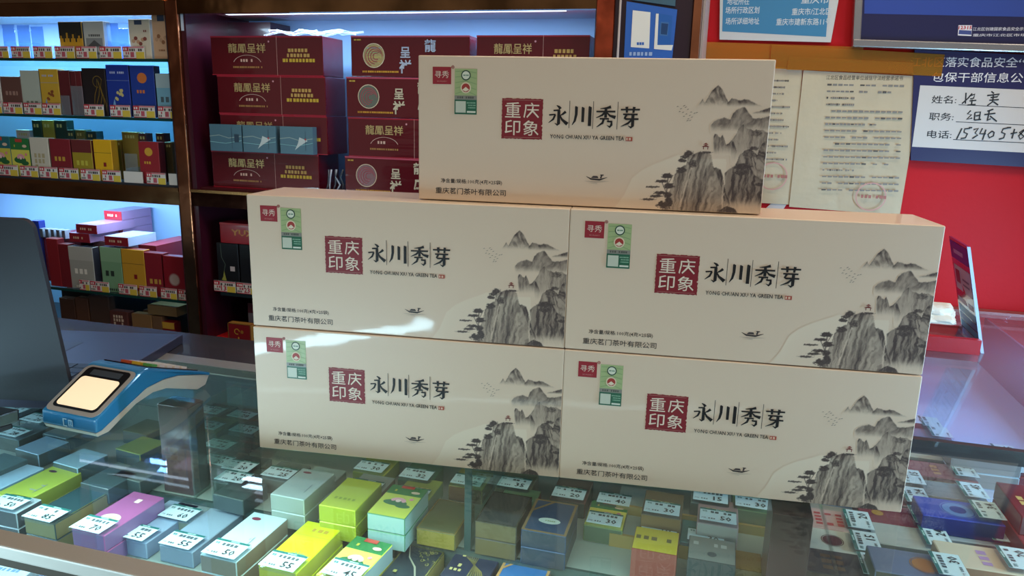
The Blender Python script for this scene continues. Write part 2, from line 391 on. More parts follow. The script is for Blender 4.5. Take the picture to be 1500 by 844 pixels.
# ------------------------------------------------------------------ cigarette packs
def pk_body(par, w, l, t, col, side, lid=True, kw=None):
    kw = kw or {}
    q = MB(); ft = mat(col, 0.42, kw.get('metal', 0.0), 0.3); sd = mat(side, 0.42, 0.0, 0.3)
    x = w/2
    q.add([(-x,0,0),(x,0,0),(x,l,0),(-x,l,0),(-x,0,t),(x,0,t),(x,l,t),(-x,l,t)], [(4,5,6,7)], ft)
    b = len(q.v)-8
    for f in [(0,3,2,1),(0,1,5,4),(1,2,6,5),(2,3,7,6),(3,0,4,7)]: q.f.append([b+k for k in f]); q.mi.append(q.m(sd))
    return q.build('carton_body', par, bevel=0.0009, seg=1)
# ---- pack designs: (a, w, l)
def d_plain(a, w, l, **k): pass
def d_bars(a, w, l, c='#d8c27a', n=2, y=0.55, s=0.18, **k):
    for i in range(n): a.bars(-w*0.3, w*0.3, l*(y-0.14*i), l*s*0.6, c, i+3, 0.9)
def d_border(a, w, l, c='#caa653', **k):
    for p in [(-w/2, 0, w/2, 0.0015), (-w/2, l-0.0015, w/2, l), (-w/2, 0, -w/2+0.0015, l), (w/2-0.0015, 0, w/2, l)]: a.rect(*p, c, rough=0.25, metal=0.7)
def d_lid(a, w, l, c='#222222', y=0.68, **k): a.rect(-w/2+.0005, l*y, w/2-.0005, l*y+0.0006, c)
def d_disc(a, w, l, c='#d9b45b', y=0.5, r=0.26, c2=None, **k):
    a.disc(0, l*y, w*r, c); a.ring(0, l*y, w*r*1.15, 0.0008, c)
    if c2: a.disc(0, l*y, w*r*0.55, c2, n=10)
def d_gold(a, w, l, c='#d3b15a', seed=1, **k):
    r = random.Random(seed)
    for i in range(5):
        x = w*(0.05+0.08*i); a.line([(x-w*.1*math.sin(t*1.3+i), l*(0.1+0.17*t)) for t in range(5)], [0.0006,0.0016,0.0022,0.0016,0.0005], c, rough=0.25, metal=0.8)
    a.ring(w*0.15, l*0.72, w*0.2, 0.0014, c, 10, 280, rough=0.25, metal=0.8); a.bars(-w*.36, -w*.18, l*0.62, l*.08, c, 2)
def d_lotus(a, w, l, base='#e3dd62', top='#2f7d45', **k):
    a.rect(-w/2+.0005, .0005, w/2-.0005, l*0.70, base); a.rect(-w/2+.0005, l*0.70, w/2-.0005, l-.0005, top)
    a.disc(-w*.05, l*0.43, w*0.32, '#2c6b3e', ry=l*0.09); a.disc(w*0.2, l*0.35, w*0.2, '#2c6b3e', ry=l*0.06)
    for i in range(7):
        t = math.radians(20+140*i/6); x, y = w*0.15*math.cos(t), l*0.48+l*0.07*math.sin(t); a.disc(x, y, w*0.06, '#eba7b5', ry=l*0.045, n=10)
    a.disc(0, l*0.485, w*0.07, '#f4d3cf', n=10); a.disc(w*0.3, l*0.58, w*0.06, '#e58f9c', n=8); a.rect(-w*.2, l*.90, w*.16, l*.985, '#c8493e')
    a.disc(w*.27, l*.80, w*.12, '#e7c9b2', ry=l*.04); a.bars(-w*.4, -w*.2, l*.8, l*.06, '#c9c04c', 2)
def d_white(a, w, l, c='#7a3046', c2='#9aa1a8', **k):
    a.disc(-w*0.22, l*0.86, w*0.13, c, ry=l*0.035); a.bars(w*.02, w*.3, l*0.3, l*0.03, c2, 1); a.bars(w*.12, w*.3, l*0.45, l*.03, c2, 2)
    a.line([(w*.3, l*.22), (w*.28, l*.5)], 0.0012, '#6f7f86')
def d_orchid(a, w, l, **k):
    a.bars(-w*.3, w*.32, l*.83, l*.07, '#b99436', 2); a.line([(-w/2, l*.7), (w/2, l*.7)], .0006, '#b0ae3c'); a.bars(-w*.34, -w*.26, l*.55, l*.04, '#6d8a2a', 2)
    for i in range(7): a.line([(w*.15, l*.22), (w*(.12+.03*(i-3)), l*.32), (w*(.1+.12*(i-3)), l*(.40-.01*abs(i-3)*3))], [.0014, .001, .0003], '#2a7f8a')
def d_sculpt(a, w, l, c='#cdbd7f', **k):
    for i in range(7): a.line([(w*(-.05+.09*i*math.sin(t*.8)*.6)+w*.1, l*(.05+.14*t)) for t in range(7)], [.0005,.0012,.0018,.0016,.0014,.001,.0004], c, rough=.25, metal=.8)
    for i in range(4): a.ring(w*(.02+.09*i), l*.86, w*.09, .001, c, 30*i, 240+30*i, rough=.25, metal=.8)
    a.bars(-w*.4, -w*.2, l*.78, l*.06, c, 1); a.bars(-w*.4, -w*.15, l*.52, l*.08, c, 2); a.bars(-w*.4, -w*.15, l*.4, l*.06, c, 3)
def d_curve(a, w, l, c='#b7a866', **k):
    d_border(a, w, l, c)
    a.line([(-w*.4, l*.97), (-w*.2, l*.7), (w*.1, l*.5), (w*.3, l*.25), (w*.3, l*.02)], [.0008,.0016,.0022,.0018,.0008], '#d8d3bd', rough=.3, metal=.6)
    r = random.Random(3)
    for i in range(26):
        x, y = r.uniform(-.15, .42), r.uniform(.5, .93)
        if y > .95-.5*(x+.4): a.ring(w*x, l*y, w*.045, .0006, c, r.randrange(360), r.randrange(360)+260, n=8)
    a.bars(-w*.4, -w*.15, l*.3, l*.06, c, 1)
def d_tan(a, w, l, c='#c2935c', **k):
    for p in [(-w/2, 0, w/2, .003), (-w/2, l-.003, w/2, l), (-w/2, 0, -w/2+.003, l), (w/2-.003, 0, w/2, l)]: a.rect(*p, c)
    a.line([(-w*.45, l*.62), (-w*.05, l*.97)], .003, c); a.disc(w*.02, l*.36, w*.25, '#cfe0d8', ry=l*.09); a.bars(-w*.12, w*.16, l*.36, l*.03, '#8aa56c', 2)
def d_pink(a, w, l, **k):
    a.disc(0, l*.35, w*.28, '#d8cbb0', ry=l*.1); a.poly([(-w*.3, l*.3), (w*.3, l*.3), (w*.05, l*.42)], '#c7b49a'); a.bars(-w*.05, w*.32, l*.8, l*.09, '#efdcc7', 5)
def d_cap(a, w, l, top='#cfd6da', c='#d9b45b', **k):
    a.rect(-w/2+.0005, l*.68, w/2-.0005, l-.0005, top); a.bars(-w*.3, w*.3, l*.42, l*.12, c, 4, .9); a.bars(-w*.3, w*.3, l*.06, l*.05, c, 7)
def d_crest(a, w, l, c='#d9c27a', **k): a.disc(0, l*.76, w*.2, c, ry=l*.1); a.bars(-w*.25, w*.25, l*.5, l*.06, c, 3); a.bars(-w*.2, w*.2, l*.08, l*.05, c, 4)
def d_photo(a, w, l, c='#55585c', **k):
    a.rect(-w*.4, l*.3, w*.4, l*.55, '#8d9296'); a.poly([(-w*.35, l*.33), (0, l*.5), (w*.35, l*.33)], c); a.bars(-w*.35, w*.35, l*.62, l*.06, c, 2); a.bars(-w*.35, w*.35, l*.14, l*.06, '#777777', 3)
def d_town(a, w, l, **k):
    a.rect(-w/2+.0005, l*.55, w/2-.0005, l-.0005, '#2b2a26'); 
    for i in range(7): a.rect(w*(-.45+.13*i), l*.45, w*(-.38+.13*i), l*(.62+.04*(i % 3)), '#3a3424' if i % 2 else '#c8952e')
    a.bars(-w*.1, w*.3, l*.12, l*.06, '#6f4d16', 4)
def d_fig(a, w, l, c='#9b6a4c', **k):
    for i in range(6): a.disc(w*(-.3+.11*i), l*(.45+.07*math.sin(i*1.7)), w*.09, c if i % 2 else '#c9a184', ry=l*.05, n=10)
    a.rect(-w*.2, l*.86, w*.15, l*.97, '#3a4a66'); a.bars(w*.2, w*.4, l*.7, l*.05, c, 3); a.bars(-w*.3, w*.1, l*.2, l*.04, c, 2)
def d_blue(a, w, l, c='#cfc483', **k):
    a.line([(-w/2, l*.7), (w/2, l*.7)], .0006, '#8fa4d8'); a.bars(-w*.32, w*.3, l*.85, l*.04, '#b5c0e6', 3)
    for i in range(8): a.disc(w*(.02+.14*math.cos(i)), l*(.42+.09*math.sin(i*1.3)), w*.06, c, n=8)
    a.poly([(-w*.35, l*.12), (-w*.2, l*.35), (-w*.12, l*.15)], '#7fb2ea'); a.bars(-w*.1, w*.3, l*.08, l*.04, c, 8)
def d_redcap(a, w, l, **k): d_lid(a, w, l); a.bars(-w*.3, w*.35, l*.12, l*.07, '#8d1a1f', 2); a.bars(w*.0, w*.3, l*.4, l*.1, '#8d1a1f', 5); a.bars(-w*.4, -w*.1, l*.55, l*.12, '#a98b2d', 6)
def d_bk(a, w, l, **k): a.line([(-w*.3, l*.98), (-w*.28, l*.7), (-w*.12, l*.55), (-w*.25, l*.3)], [.0006, .0008, .0008, .0004], '#6d8579'); a.poly([(-w*.33, l*.22), (-w*.1, l*.2), (-w*.2, l*.42), (-w*.24, l*.3)], '#9fa24c'); a.rect(w*.1, l*.42, w*.32, l*.52, '#c9c3c9'); a.bars(-w*.2, w*.38, l*.08, l*.03, '#8a8f8c', 2); a.rect(-w/2+.0005, 0.0005, w/2-.0005, .0012, '#a0a0a0')
def pack(loc, rot, w, l, t, col, side, label, design=d_plain, name='cigarette_pack', kw=None, grp=None, cat='pack'):
    r = tag(empty(name, loc, rot), label, cat, grp)
    pk_body(r, w, l, t, col, side)
    a = Art(); design(a, w, l, **(kw or {})); a.build(r, Matrix.Translation((0, 0, t+0.0001)))
    return r
# price card standing at a shelf edge
def shelf_tag(x0, x1, z, h, label, grp, blank=False, Y=1.387, num=None):
    w = x1-x0; r = tag(empty('price_tag', ((x0+x1)/2, Y, z)), label, 'price tag', grp)
    q = MB(); q.box((-w/2, -0.0012, 0.0002), (w/2, 0, h), mat('#e9e6e4', 0.35)); q.build('card', r)
    q = MB(); q.box((-w/2-0.001, 0.0002, 0.0002), (w/2+0.001, 0.0015, h+0.002), ACRYL); q.build('card_holder', r)
    if not blank:
        a = Art()
        a.rect(-w/2, h*.62, -w*.22, h, '#c5364a'); a.rect(-w*.22, h*.88, w/2, h, '#d98a96'); a.rect(w*.12, 0, w/2, h*.56, '#e3c94f'); a.rect(-w*.5, 0, w*.12, h*.06, '#c5364a')
        a.bars(-w*.46, -w*.25, h*.8, h*.18, '#f5e9e9', 1, 1); a.bars(-w*.18, w*.42, h*.72, h*.2, '#4a4144', hash(label) % 50 if False else int(abs(x0)*1000) % 50); a.bars(-w*.46, -w*.2, h*.45, h*.2, '#b9475a', 2); a.bars(-w*.46, -w*.25, h*.2, h*.16, '#5a5155', 4)
        if num: a.text(num, -w*.04, h*.36, w*.26, h*.5, '#b93248', .02)
        else: a.bars(-w*.14, w*.1, h*.34, h*.42, '#c25a6c', 6, 1)
        a.build(r, Matrix.Translation((0, -0.0013, 0)) @ RX)
    return r
STAND = (math.pi/2, 0, 0)
def row(z, packs, tags, tname, Y=1.412, th=None):
    for p in packs:
        x0, x1, yt, col, side, label, design = p[:7]; kw = p[7] if len(p) > 7 else None
        xm = (x0+x1)/2; a, b = X(x0, yt+25, Y-.02), X(x1, yt+25, Y-.02); l = max(0.02, Z(yt, xm, Y-.02)-z)
        pack(((a+b)/2, Y, z+0.0003), STAND, b-a, l, 0.020, col, side, label, design, kw=kw)
    n = 0
    for t in tags:
        x0, x1 = t[:2]; n += 1
        shelf_tag(X(x0, 150, 1.387), X(x1, 150, 1.387), z+0.0002, th or 0.025, t[3] if len(t) > 3 else ('red, white and yellow price card, %s from the right %s' % (ORD[len(tags)-n], tname)), 'price cards ' + tname, blank=(len(t) > 2 and t[2] is True), num=(t[2] if len(t) > 2 and isinstance(t[2], str) else None))
ORD = ['first', 'second', 'third', 'fourth', 'fifth', 'sixth', 'seventh', 'eighth', 'ninth']
row(zs1, [(87,121,32,'#d9a32c','#4b463e','yellow and black cigarette pack with a town silhouette on the top left shelf', d_town),
          (123,153,31,'#c9ccca','#8f9396','pale grey cigarette pack with a grey picture on the top left shelf', d_photo),
          (189,220,28,'#e0d6c4','#9aa0a8','cream cigarette pack with brown lettering on the top left shelf', d_fig, dict(c='#8a4a42')),
          (223,252,22,'#dcb595','#a3805e','peach cigarette pack with painted figures, right end of the top left shelf', d_fig)],
    [(0,22),(26,53),(58,85),(89,117),(120,149),(154,185),(187,218)], 'of the top left shelf')
def pusher(x0, x1, y0, z, label, tint=(.86, .92, .97), Y=1.40):
    a, b = X(x0, y0, Y), X(x1, y0, Y); r = tag(empty('clear_pack_holder', ((a+b)/2, Y, z+.0003)), label, 'pack holder'); w = (b-a)/2; h = max(.015, Z(y0, x0, Y)-z)
    m_ = glass(tint, 1.1, .10, 'holder_acrylic', dcol=(.7, .8, .9))
    box_part(r, 'front_plate', (-w, 0, 0), (w, .0015, h), m_, bevel=.0006); box_part(r, 'floor_plate', (-w, .0015, 0), (w, .10, .0015), m_); box_part(r, 'side_plate', (-w, .0015, .0015), (-w+.0012, .10, h*.5), m_)
for i_, (x0, x1, y0) in enumerate([(2, 20, 36), (24, 42, 37), (44, 62, 39), (155, 172, 34), (173, 187, 42)]):
    pusher(x0, x1, y0, zs1, 'empty clear holder on the top left shelf, %s from the left' % ORD[i_], (.55, .72, .95))
pusher(103, 120, 126, zs2, 'taller empty clear holder before the slim maroon packs', Y=1.386)
pusher(88, 101, 140, zs2, 'low empty clear holder before the slim maroon packs', Y=1.386)
row(zs2, [(-28,2,112,'#d9d9d6','#a0a0a0','white cigarette pack cut by the left edge of the picture', d_lid),
          (3,32,112,'#6b4a45','#3c2b2b','brown cigarette pack on the second left shelf', d_bars, dict(c='#a5837a', n=1)),
          (31,60,103,'#b9c4bd','#8c948e','silver-white cigarette pack with thin curved lines on the second left shelf', d_bars, dict(c='#6d7a70', y=.25, n=1)),
          (58,86,101,'#d0a93c','#a4822c','gold cigarette pack with brown print on the second left shelf', d_blue, dict(c='#8a4a2c')),
          (87,103,103,'#5e2027','#3b1418','first of three slim dark maroon packs on the second left shelf', d_plain),
          (104,112,104,'#5e2027','#3b1418','second of three slim dark maroon packs on the second left shelf', d_plain),
          (112,120,104,'#662229','#3b1418','third of three slim dark maroon packs on the second left shelf', d_plain),
          (121,155,100,'#221c20','#19161c','black cigarette pack with gold swirls on the second left shelf', d_gold),
          (156,189,95,'#1e3aa0','#1a1f3c','royal blue cigarette pack with golden bird on the second left shelf', d_blue),
          (191,226,96,'#1f3f9e','#151a38','deep blue cigarette pack with an orange oval emblem on the second left shelf', d_crest, dict(c='#d2793c')),
          (229,258,108,'#7fb8d6','#5a6e80','sky blue and silver cigarette pack, right end of the second left shelf', d_cap, dict(top='#aac4d2', c='#4f6470'))],
    [(-26,2),(5,32),(35,60),(62,88),(123,151),(161,190),(195,226),(231,260)], 'of the second left shelf')
row(zs3, [(-14,16,200,'#2f7f8a','#234e55','teal and yellow cigarette pack cut by the left edge on the third left shelf', d_lotus, dict(base='#d8cf58', top='#2b6f7a')),
          (17,44,203,'#2c6b40','#1f4a2d','green and yellow lotus cigarette pack on the third left shelf', d_lotus),
          (45,72,202,'#d6d2c6','#a09c90','white cigarette pack on the third left shelf', d_bars, dict(c='#b8ac88', n=3)),
          (74,104,204,'#862631','#571a22','dark red cigarette pack with gold side lettering on the third left shelf', d_bars, dict(c='#c99f3f', y=.5, n=1)),
          (106,135,205,'#a8942e','#6a2c2a','gold cigarette pack with maroon lid on the third left shelf', d_cap, dict(top='#6d2b2e', c='#c8c04a')),
          (138,164,205,'#ecb820','#a97e1e','bright yellow cigarette pack on the third left shelf', d_redcap),
          (204,233,208,'#9b2530','#5c1a20','red cigarette pack with a gold flask shape on the third left shelf', d_crest, dict(c='#d8a83a'))],
    [(-14,14),(18,44),(47,73),(76,104),(108,136),(140,167),(172,200,True,'blank white card left of the red pack on the third left shelf'),(206,234),(239,268,True,'blank white card at the right end of the third left shelf')], 'of the third left shelf')
pusher(182, 200, 225, zs3, 'empty clear holder before the tall brown-gold box', Y=1.39)
pusher(250, 266, 226, zs3, 'empty clear holder at the right end of the third shelf', Y=1.39) if False else None
# second layer behind the third shelf: carton ends stacked on each other
for x0, x1, y0, y1, c, lb in [(21,41,190,264,'#cfcac4','white pack standing behind the lotus pack'), (44,58,176,264,'#1f4334','dark green pack behind the white pack on the third shelf'),
                       (59,76,176,264,'#a89a3a','olive gold pack between the dark green packs'), (77,95,176,264,'#1f3d33','dark green pack behind the dark red pack'),
                       (96,106,190,264,'#20443c','narrow green pack behind the gold pack on the third shelf'), (108,122,190,264,'#75733a','olive pack behind the gold pack with maroon lid'), (124,139,192,264,'#24474a','blue-green pack behind the yellow pack on the third shelf'),
                       (166,175,205,264,'#8e6b22','narrow brown-gold pack right of the yellow pack'), (176,200,193,264,'#9c7c34','tall brown-gold box behind the blank card'), (201,212,195,264,'#4e2326','dark brown box left behind the red flask pack'), (226,238,195,264,'#43181c','dark maroon box right behind the red flask pack'), (240,250,208,264,'#5b4a28','brown box at the right end behind the third shelf')]:
    a, b = X(x0, y0, 1.44), X(x1, y0, 1.44)
    pack(((a+b)/2, 1.465, zs3+.0003), STAND, b-a-.0004, Z(y0, x0, 1.44)-zs3, .022, c, c, lb, d_bars, kw=dict(c='#cbbf7a', n=1, y=.9, s=.1))
row(zs4, [(70,86,350,'#8d1f28','#5c141a','red pack behind the laptop on the fourth left shelf', d_plain),
          (87,102,358,'#7a1c26','#50141a','dark red pack beside the silver pack on the fourth left shelf', d_plain),
          (102,137,362,'#a9aca9','#2c2d33','silver cigarette pack with black side on the fourth left shelf', d_cap, dict(top='#b9bcb9', c='#f0f0ea')),
          (148,178,363,'#7fae8a','#23262a','pale green cigarette pack on the fourth left shelf', d_cap, dict(top='#8fbb98', c='#2d3b35')),
          (179,212,366,'#d2a030','#7d3024','golden yellow cigarette pack on the fourth left shelf', d_redcap),
          (213,240,371,'#8e2030','#5a1620','crimson cigarette pack left of the crest pack on the fourth left shelf', d_bars, dict(c='#c9a24a', n=1, y=.35)),
          (238,272,376,'#8d1626','#5a0f1a','red cigarette pack with a silver crest disc, right end of the fourth left shelf', d_disc, dict(c='#b9a7a6', y=.45, r=.2))],
    [(88,103),(105,133),(148,176),(180,206),(213,237),(240,270)], 'of the fourth left shelf', th=.024)
# cartons lying on the packs of the fourth shelf
def zat(y, x, Y=1.40): return uy(x, y, Y).z
top4 = max(Z(362, 120, 1.385), Z(363,160,1.385))+.0035
def lie(x0, x1, z, h, label, face='#8f1f2b', colr='#8f6c8f', Y=1.40, d=.15, yaw=0.0):
    a, b = X(x0, 350, Y), X(x1, 350, Y); r = tag(empty('flat_carton', ((a+b)/2, Y, z), (0, 0, yaw)), label, 'carton', 'cartons lying on top of the fourth shelf packs')
    q = MB(); w = (b-a)/2; q.box((-w, 0, .0003), (w, .001, h), mat(face, .3, coat=.5)); q.box((-w, .001, .0003), (w, d, h), mat(colr, .35, coat=.5)); q.build('body', r)
    a_ = Art(); a_.bars(-w*.6, w*.5, h*.5, h*.25, '#d9b9a0', 3); a_.build(r, Matrix.Translation((0, -.0002, 0)) @ RX)
lie(102, 131, top4, .021, 'red-ended carton lying above the silver pack, lower one', yaw=.0, d=.12)
lie(113, 143, top4+.0213, .021, 'red-ended lilac carton lying on another above the silver pack', Y=1.405, d=.12)
lie(153, 187, top4, .021, 'red-ended carton with pale blue top above the green pack', colr='#9fb3cf', Y=1.395, d=.09)
for i in range(3): lie(156, 181, top4+.0215*i+.0001, .0212, 'red-ended lilac carton in the rear stack above the green pack, %s' % ['bottom one', 'middle one', 'top one'][i], Y=1.49, d=.10)
for i in range(5):
    x = 66+8*i; pack((X(x+4, 345, 1.44), 1.44, top4-.001), STAND, .010, .022, .018, '#55606c', '#8b97a4', 'small dark box in the row behind the laptop lid, %s from the left' % ORD[i], d_plain, grp='small dark boxes behind the laptop lid')
pack((X(62, 330, 1.44), 1.44, zs4+.0003), STAND, .02, zat(322, 62, 1.44)-zs4, .018, '#1d3aa6', '#1a2d77', 'blue box just showing above the laptop lid corner', d_plain)
for i, (x, w) in enumerate([(76, .024), (121, .05), (164, .05), (228, .05)]):
    q = tag(empty('support_box', (X(x, 400, 1.45), 1.43, zs4)), 'plain box behind the fourth shelf packs carrying the cartons, %s from the left' % ORD[i], 'box', 'boxes behind the fourth shelf packs')
    box_part(q, 'body', (-w/2, 0, .0003), (w/2, .14, top4-zs4-.0002), mat(['#7a2430', '#6b3a4a', '#7a5a60', '#862634'][i], .4))
# lowest tier of the left cabinet
low = [(86,108,436,'#4d3327','dark brown box left of the shelf bottom row behind the laptop'), (109,128,436,'#5a3c2c','brown box in the lowest left tier, second from the laptop'), (129,158,432,'#4c382f','wide brown box in the lowest left tier'),
       (161,187,455,'#5e3430','maroon pack with pale crossed print in the lowest left tier'), (193,222,459,'#8a6a45','kraft brown pack with a round dark logo in the lowest left tier'), (223,237,463,'#75583f','brown pack with orange mark in the lowest left tier'), (238,256,471,'#7d1d22','red pack with gold lid in the lowest left tier')]
for i, (x0, x1, y0, c, lb) in enumerate(low):
    a, b = X(x0, y0, 1.40), X(x1, y0, 1.40); b = min(b, XL1-.014)
    dd = [d_plain, d_plain, d_plain, d_bars, d_disc, d_disc, d_cap][i]; kk = [None, None, None, dict(c='#d3bfae', n=3, y=.8), dict(c='#2f4140', r=.16, y=.3), dict(c='#b5532c', r=.2, y=.3), dict(top='#c9a03c', c='#d9b070')][i]
    pack(((a+b)/2, 1.42, zs5+.0003), STAND, b-a-.0005, Z(y0, x0, 1.40)-zs5, .022 if i > 2 else .02, c, c, lb, dd, kw=kk)
q = tag(empty('kraft_carton', (X(240, 455, 1.40), 1.40, Z(463, 240, 1.40)+.001)), 'kraft brown carton lying on the lowest tier packs', 'carton')
box_part(q, 'body', (-.045, 0, 0), (.035, .10, .022), mat('#8c7450', .45))
q = tag(empty('support_box', (X(236, 470, 1.44), 1.43, zs5)), 'brown box behind the lowest tier packs under the kraft carton', 'box'); box_part(q, 'body', (-.04, 0, .0003), (.03, .12, Z(463, 240, 1.40)-zs5), mat('#5c4632', .5))
q = tag(empty('dark_box', (X(120, 440, 1.43), 1.43, zs5)), 'dark brown-black box behind the brown boxes of the lowest tier', 'box'); box_part(q, 'body', (-.06, 0, .0003), (.08, .14, Z(425, 110, 1.43)-zs5), mat('#33302f', .4))

# ---- things in the carton cabinet
# three light blue packs on the protruding bottom carton
for i, (x0, x1) in enumerate([(311, 357), (359, 407), (413, 461)]):
    a, b = X(x0, 200, 1.40), X(x1, 200, 1.40); z = zm+.0004+hA+.0003; h = Z(183, 360, 1.40)-z
    r = tag(empty('light_blue_pack', ((a+b)/2, 1.392, z)), ['light blue foil pack on its side before the cartons, leftmost of three', 'light blue foil pack on its side before the cartons, middle of three', 'light blue foil pack on its side before the cartons, rightmost of three'][i], 'pack', 'light blue packs before the left cartons')
    w = b-a; q = MB(); q.box((-w/2, 0, .0002), (w/2, .017, h), mat('#6f9fb8', .2, .5, .6)); q.build('body', r, bevel=.0008)
    q = Art(); q.line([(-w*.5, h*.55), (-w*.2, h*.6), (w*.1, h*.5), (w*.5, h*.58)], .0016, '#bfe0e2', rough=.2, metal=.5); q.line([(-w*.5, h*.35), (0, h*.3), (w*.5, h*.42)], .001, '#93cfd8')
    if i: q.poly([(w*.1, h*.62), (w*.35, h*.5), (w*.1, h*.3), (-w*.05, h*.15), (w*.05, h*.4)], '#d8e6ea'); q.line([(w*.28, h*.15), (w*.28, h*.85)], .0008, '#3a4f66'); q.disc(w*.28, h*.55, .0022, '#b5404c', n=8)
    else: q.line([(w*.2, h*.1), (w*.2, h*.9)], .0008, '#3a4f66'); q.bars(w*.28, w*.42, h*.5, h*.3, '#334a5e', 4)
    q.bars(-w*.42, -w*.36, h*.6, h*.12, '#3f5d74', 2)
    q.build(r, Matrix.Translation((0, -.0002, 0)) @ RX)
def plain_carton(name, x0, x1, z0, z1, Y, d, col, label, art=None):
    a, b = X(x0, 350, Y), X(x1, 350, Y); r = tag(empty(name, ((a+b)/2, Y, z0)), label, 'carton'); w = (b-a)/2
    box_part(r, 'body', (-w, 0, .0003), (w, d, z1-z0), mat(col, .25, .1, .6), bevel=.001)
    if art: q = Art(); art(q, w, z1-z0); q.build(r, Matrix.Translation((0, -.0002, 0)) @ RX)
    return r
def black_packs():
    for i, (x0, x1, y0, lb) in enumerate([(318, 349, 357, 'black cigarette pack with thin green bird line, under the red lettered carton'), (351, 383, 362, 'plain black cigarette pack half hidden by the left tea box')]):
        a, b = X(x0, 380, 1.40), X(x1, 380, 1.40)
        pack(((a+b)/2, 1.42, zc4+.0003), STAND, b-a, Z(357, 335, 1.40)-zc4, .02, '#15171d', '#101116', lb, d_bk if i == 0 else d_plain)
    shelf_tag(X(314, 410, 1.388), X(345, 410, 1.388), zc4+.0003, .024, 'red, white and yellow price card under the black bird pack', 'price cards of the carton cabinet', num='13')
    shelf_tag(X(347, 410, 1.388), X(380, 410, 1.388), zc4+.0003, .024, 'red, white and yellow price card touching the left tea box', 'price cards of the carton cabinet', num='23')
    z = Z(357, 335, 1.40)+.0006
    plain_carton('red_carton', 323, 440, z, Z(327, 340, 1.40), 1.40, .06, '#a51a24', 'bright red carton lettered YUXI lying on black packs', lambda q, w, h: (q.text('YUXI', -w*.40, h*.55, w*.62, h*.30, '#d7a24e', .02), q.rect(-w, h*.9, w, h, '#b93a40')))
    # a support behind
    plain_carton('dark_carton', 352, 440, zc4, z-.0003, 1.425, .09, '#1c1d22', 'dark carton behind the black packs, beside the tea box')
    plain_carton('flat_red_white_box', 302, 339, zc5, Z(497, 320, 1.40), 1.40, .07, '#cfc9c6', 'white flat box with bright red top in the lowest tier', None)
    a, b = X(302, 350, 1.40), X(339, 350, 1.40); 
    for i in range(4): plain_carton('maroon_carton', 357, 420, zc5+.0003+i*.0235, zc5+.0235*(i+1), 1.44, .08, '#6a3038' if i % 2 else '#8d8289', 'carton stacked behind the left tea box, %s from the bottom' % ORD[i])
    a, b = X(334, 490, 1.38), X(367, 490, 1.38)
    pack(((a+b)/2, 1.399, zc5+.0003), STAND, b-a, Z(475, 350, 1.38)-zc5, .018, '#84161d', '#a87c3a', 'dark red pack with gold edges standing beside the lower left tea box', lambda q, w, l, **k: (d_border(q, w, l), q.ring(-w*.1, l*.7, w*.12, .002, '#c99c3a', 0, 300), q.disc(w*.12, l*.7, w*.07, '#9b6a2a'), q.line([(-w*.02, l*.3), (-w*.04, l*.5)], .003, '#c99c3a')))
black_packs()
# red lid on the flat box is a part of its own
for o in [k for k in C.objects if k.name.startswith('flat_red_white_box')]:
    d = o.children[0].dimensions; h = Z(497, 320, 1.40)-zc5
    w = (X(339, 350, 1.40)-X(302, 350, 1.40))/2
    box_part(o, 'red_lid', (-w, 0, h), (w, .07, h+.003), mat('#d02022', .3), label='bright red lid')
def wrapper():
    r = random.Random(5); q = MB(); m_ = glass((.9, .96, 1), 1.4, .12, 'crinkled_plastic', dcol=(.75, .85, 1)); z0 = zm+4*(hA+.0004)+.0008
    for k in range(7):
        x = X(380+12*k, 40, 1.43); q.tube([(x+.03*t+r.uniform(-.01, .01), 1.42+r.uniform(0, .03), z0+.003+.010*math.sin(t*1.1+k)**2) for t in range(5)], .0022, m_, 5)
    tag(q.build('plastic_wrapper', smooth=True), 'crinkled clear plastic wrapping on top of the left carton stack', 'plastic')
    q = MB()
    for k in range(5):
        x = X(478+4*k, 250, 1.40); q.tube([(x+r.uniform(-.006, .006), 1.40+.004*k, zm+.0025+.016*t) for t in range(4)], .002, mat('#a9b3c4' if k % 2 else '#3f4652', .25, coat=.6), 5)
    tag(q.build('plastic_bag', smooth=True), 'crumpled grey plastic strip between the left and middle carton stacks', 'plastic')
wrapper()

# ------------------------------------------------------------------ pictures and notices on the pillar and the red wall
def wall_sheet(name, px, Y, t, col, label, cat, rough=0.4, coat=0.2, parts=None, m_=None):
    """px: TL, TR, BR, BL pixels; the sheet stands in the plane y = Y and is t thick"""
    P = [uy(x, y, Y) for x, y in px]; o = P[3]
    r = tag(empty(name, (o.x, Y, o.z)), label, cat)
    q = MB(); vs = [(p.x-o.x, 0, p.z-o.z) for p in P] + [(p.x-o.x, t, p.z-o.z) for p in P]
    q.add(vs, [(0,3,2,1), (4,5,6,7), (0,1,5,4), (1,2,6,5), (2,3,7,6), (3,0,4,7)], m_ or mat(col, rough, 0, coat)); q.build('sheet', r)
    a = Art()
    if parts: parts(a, lambda x, y: ((uy(x, y, Y).x-o.x), (uy(x, y, Y).z-o.z))); a.build(r, Matrix.Translation((0, -.0002, 0)) @ RX)
    return r
def quadp(a, f, pts, col, **k): a.poly([f(*p) for p in pts], col, **k)
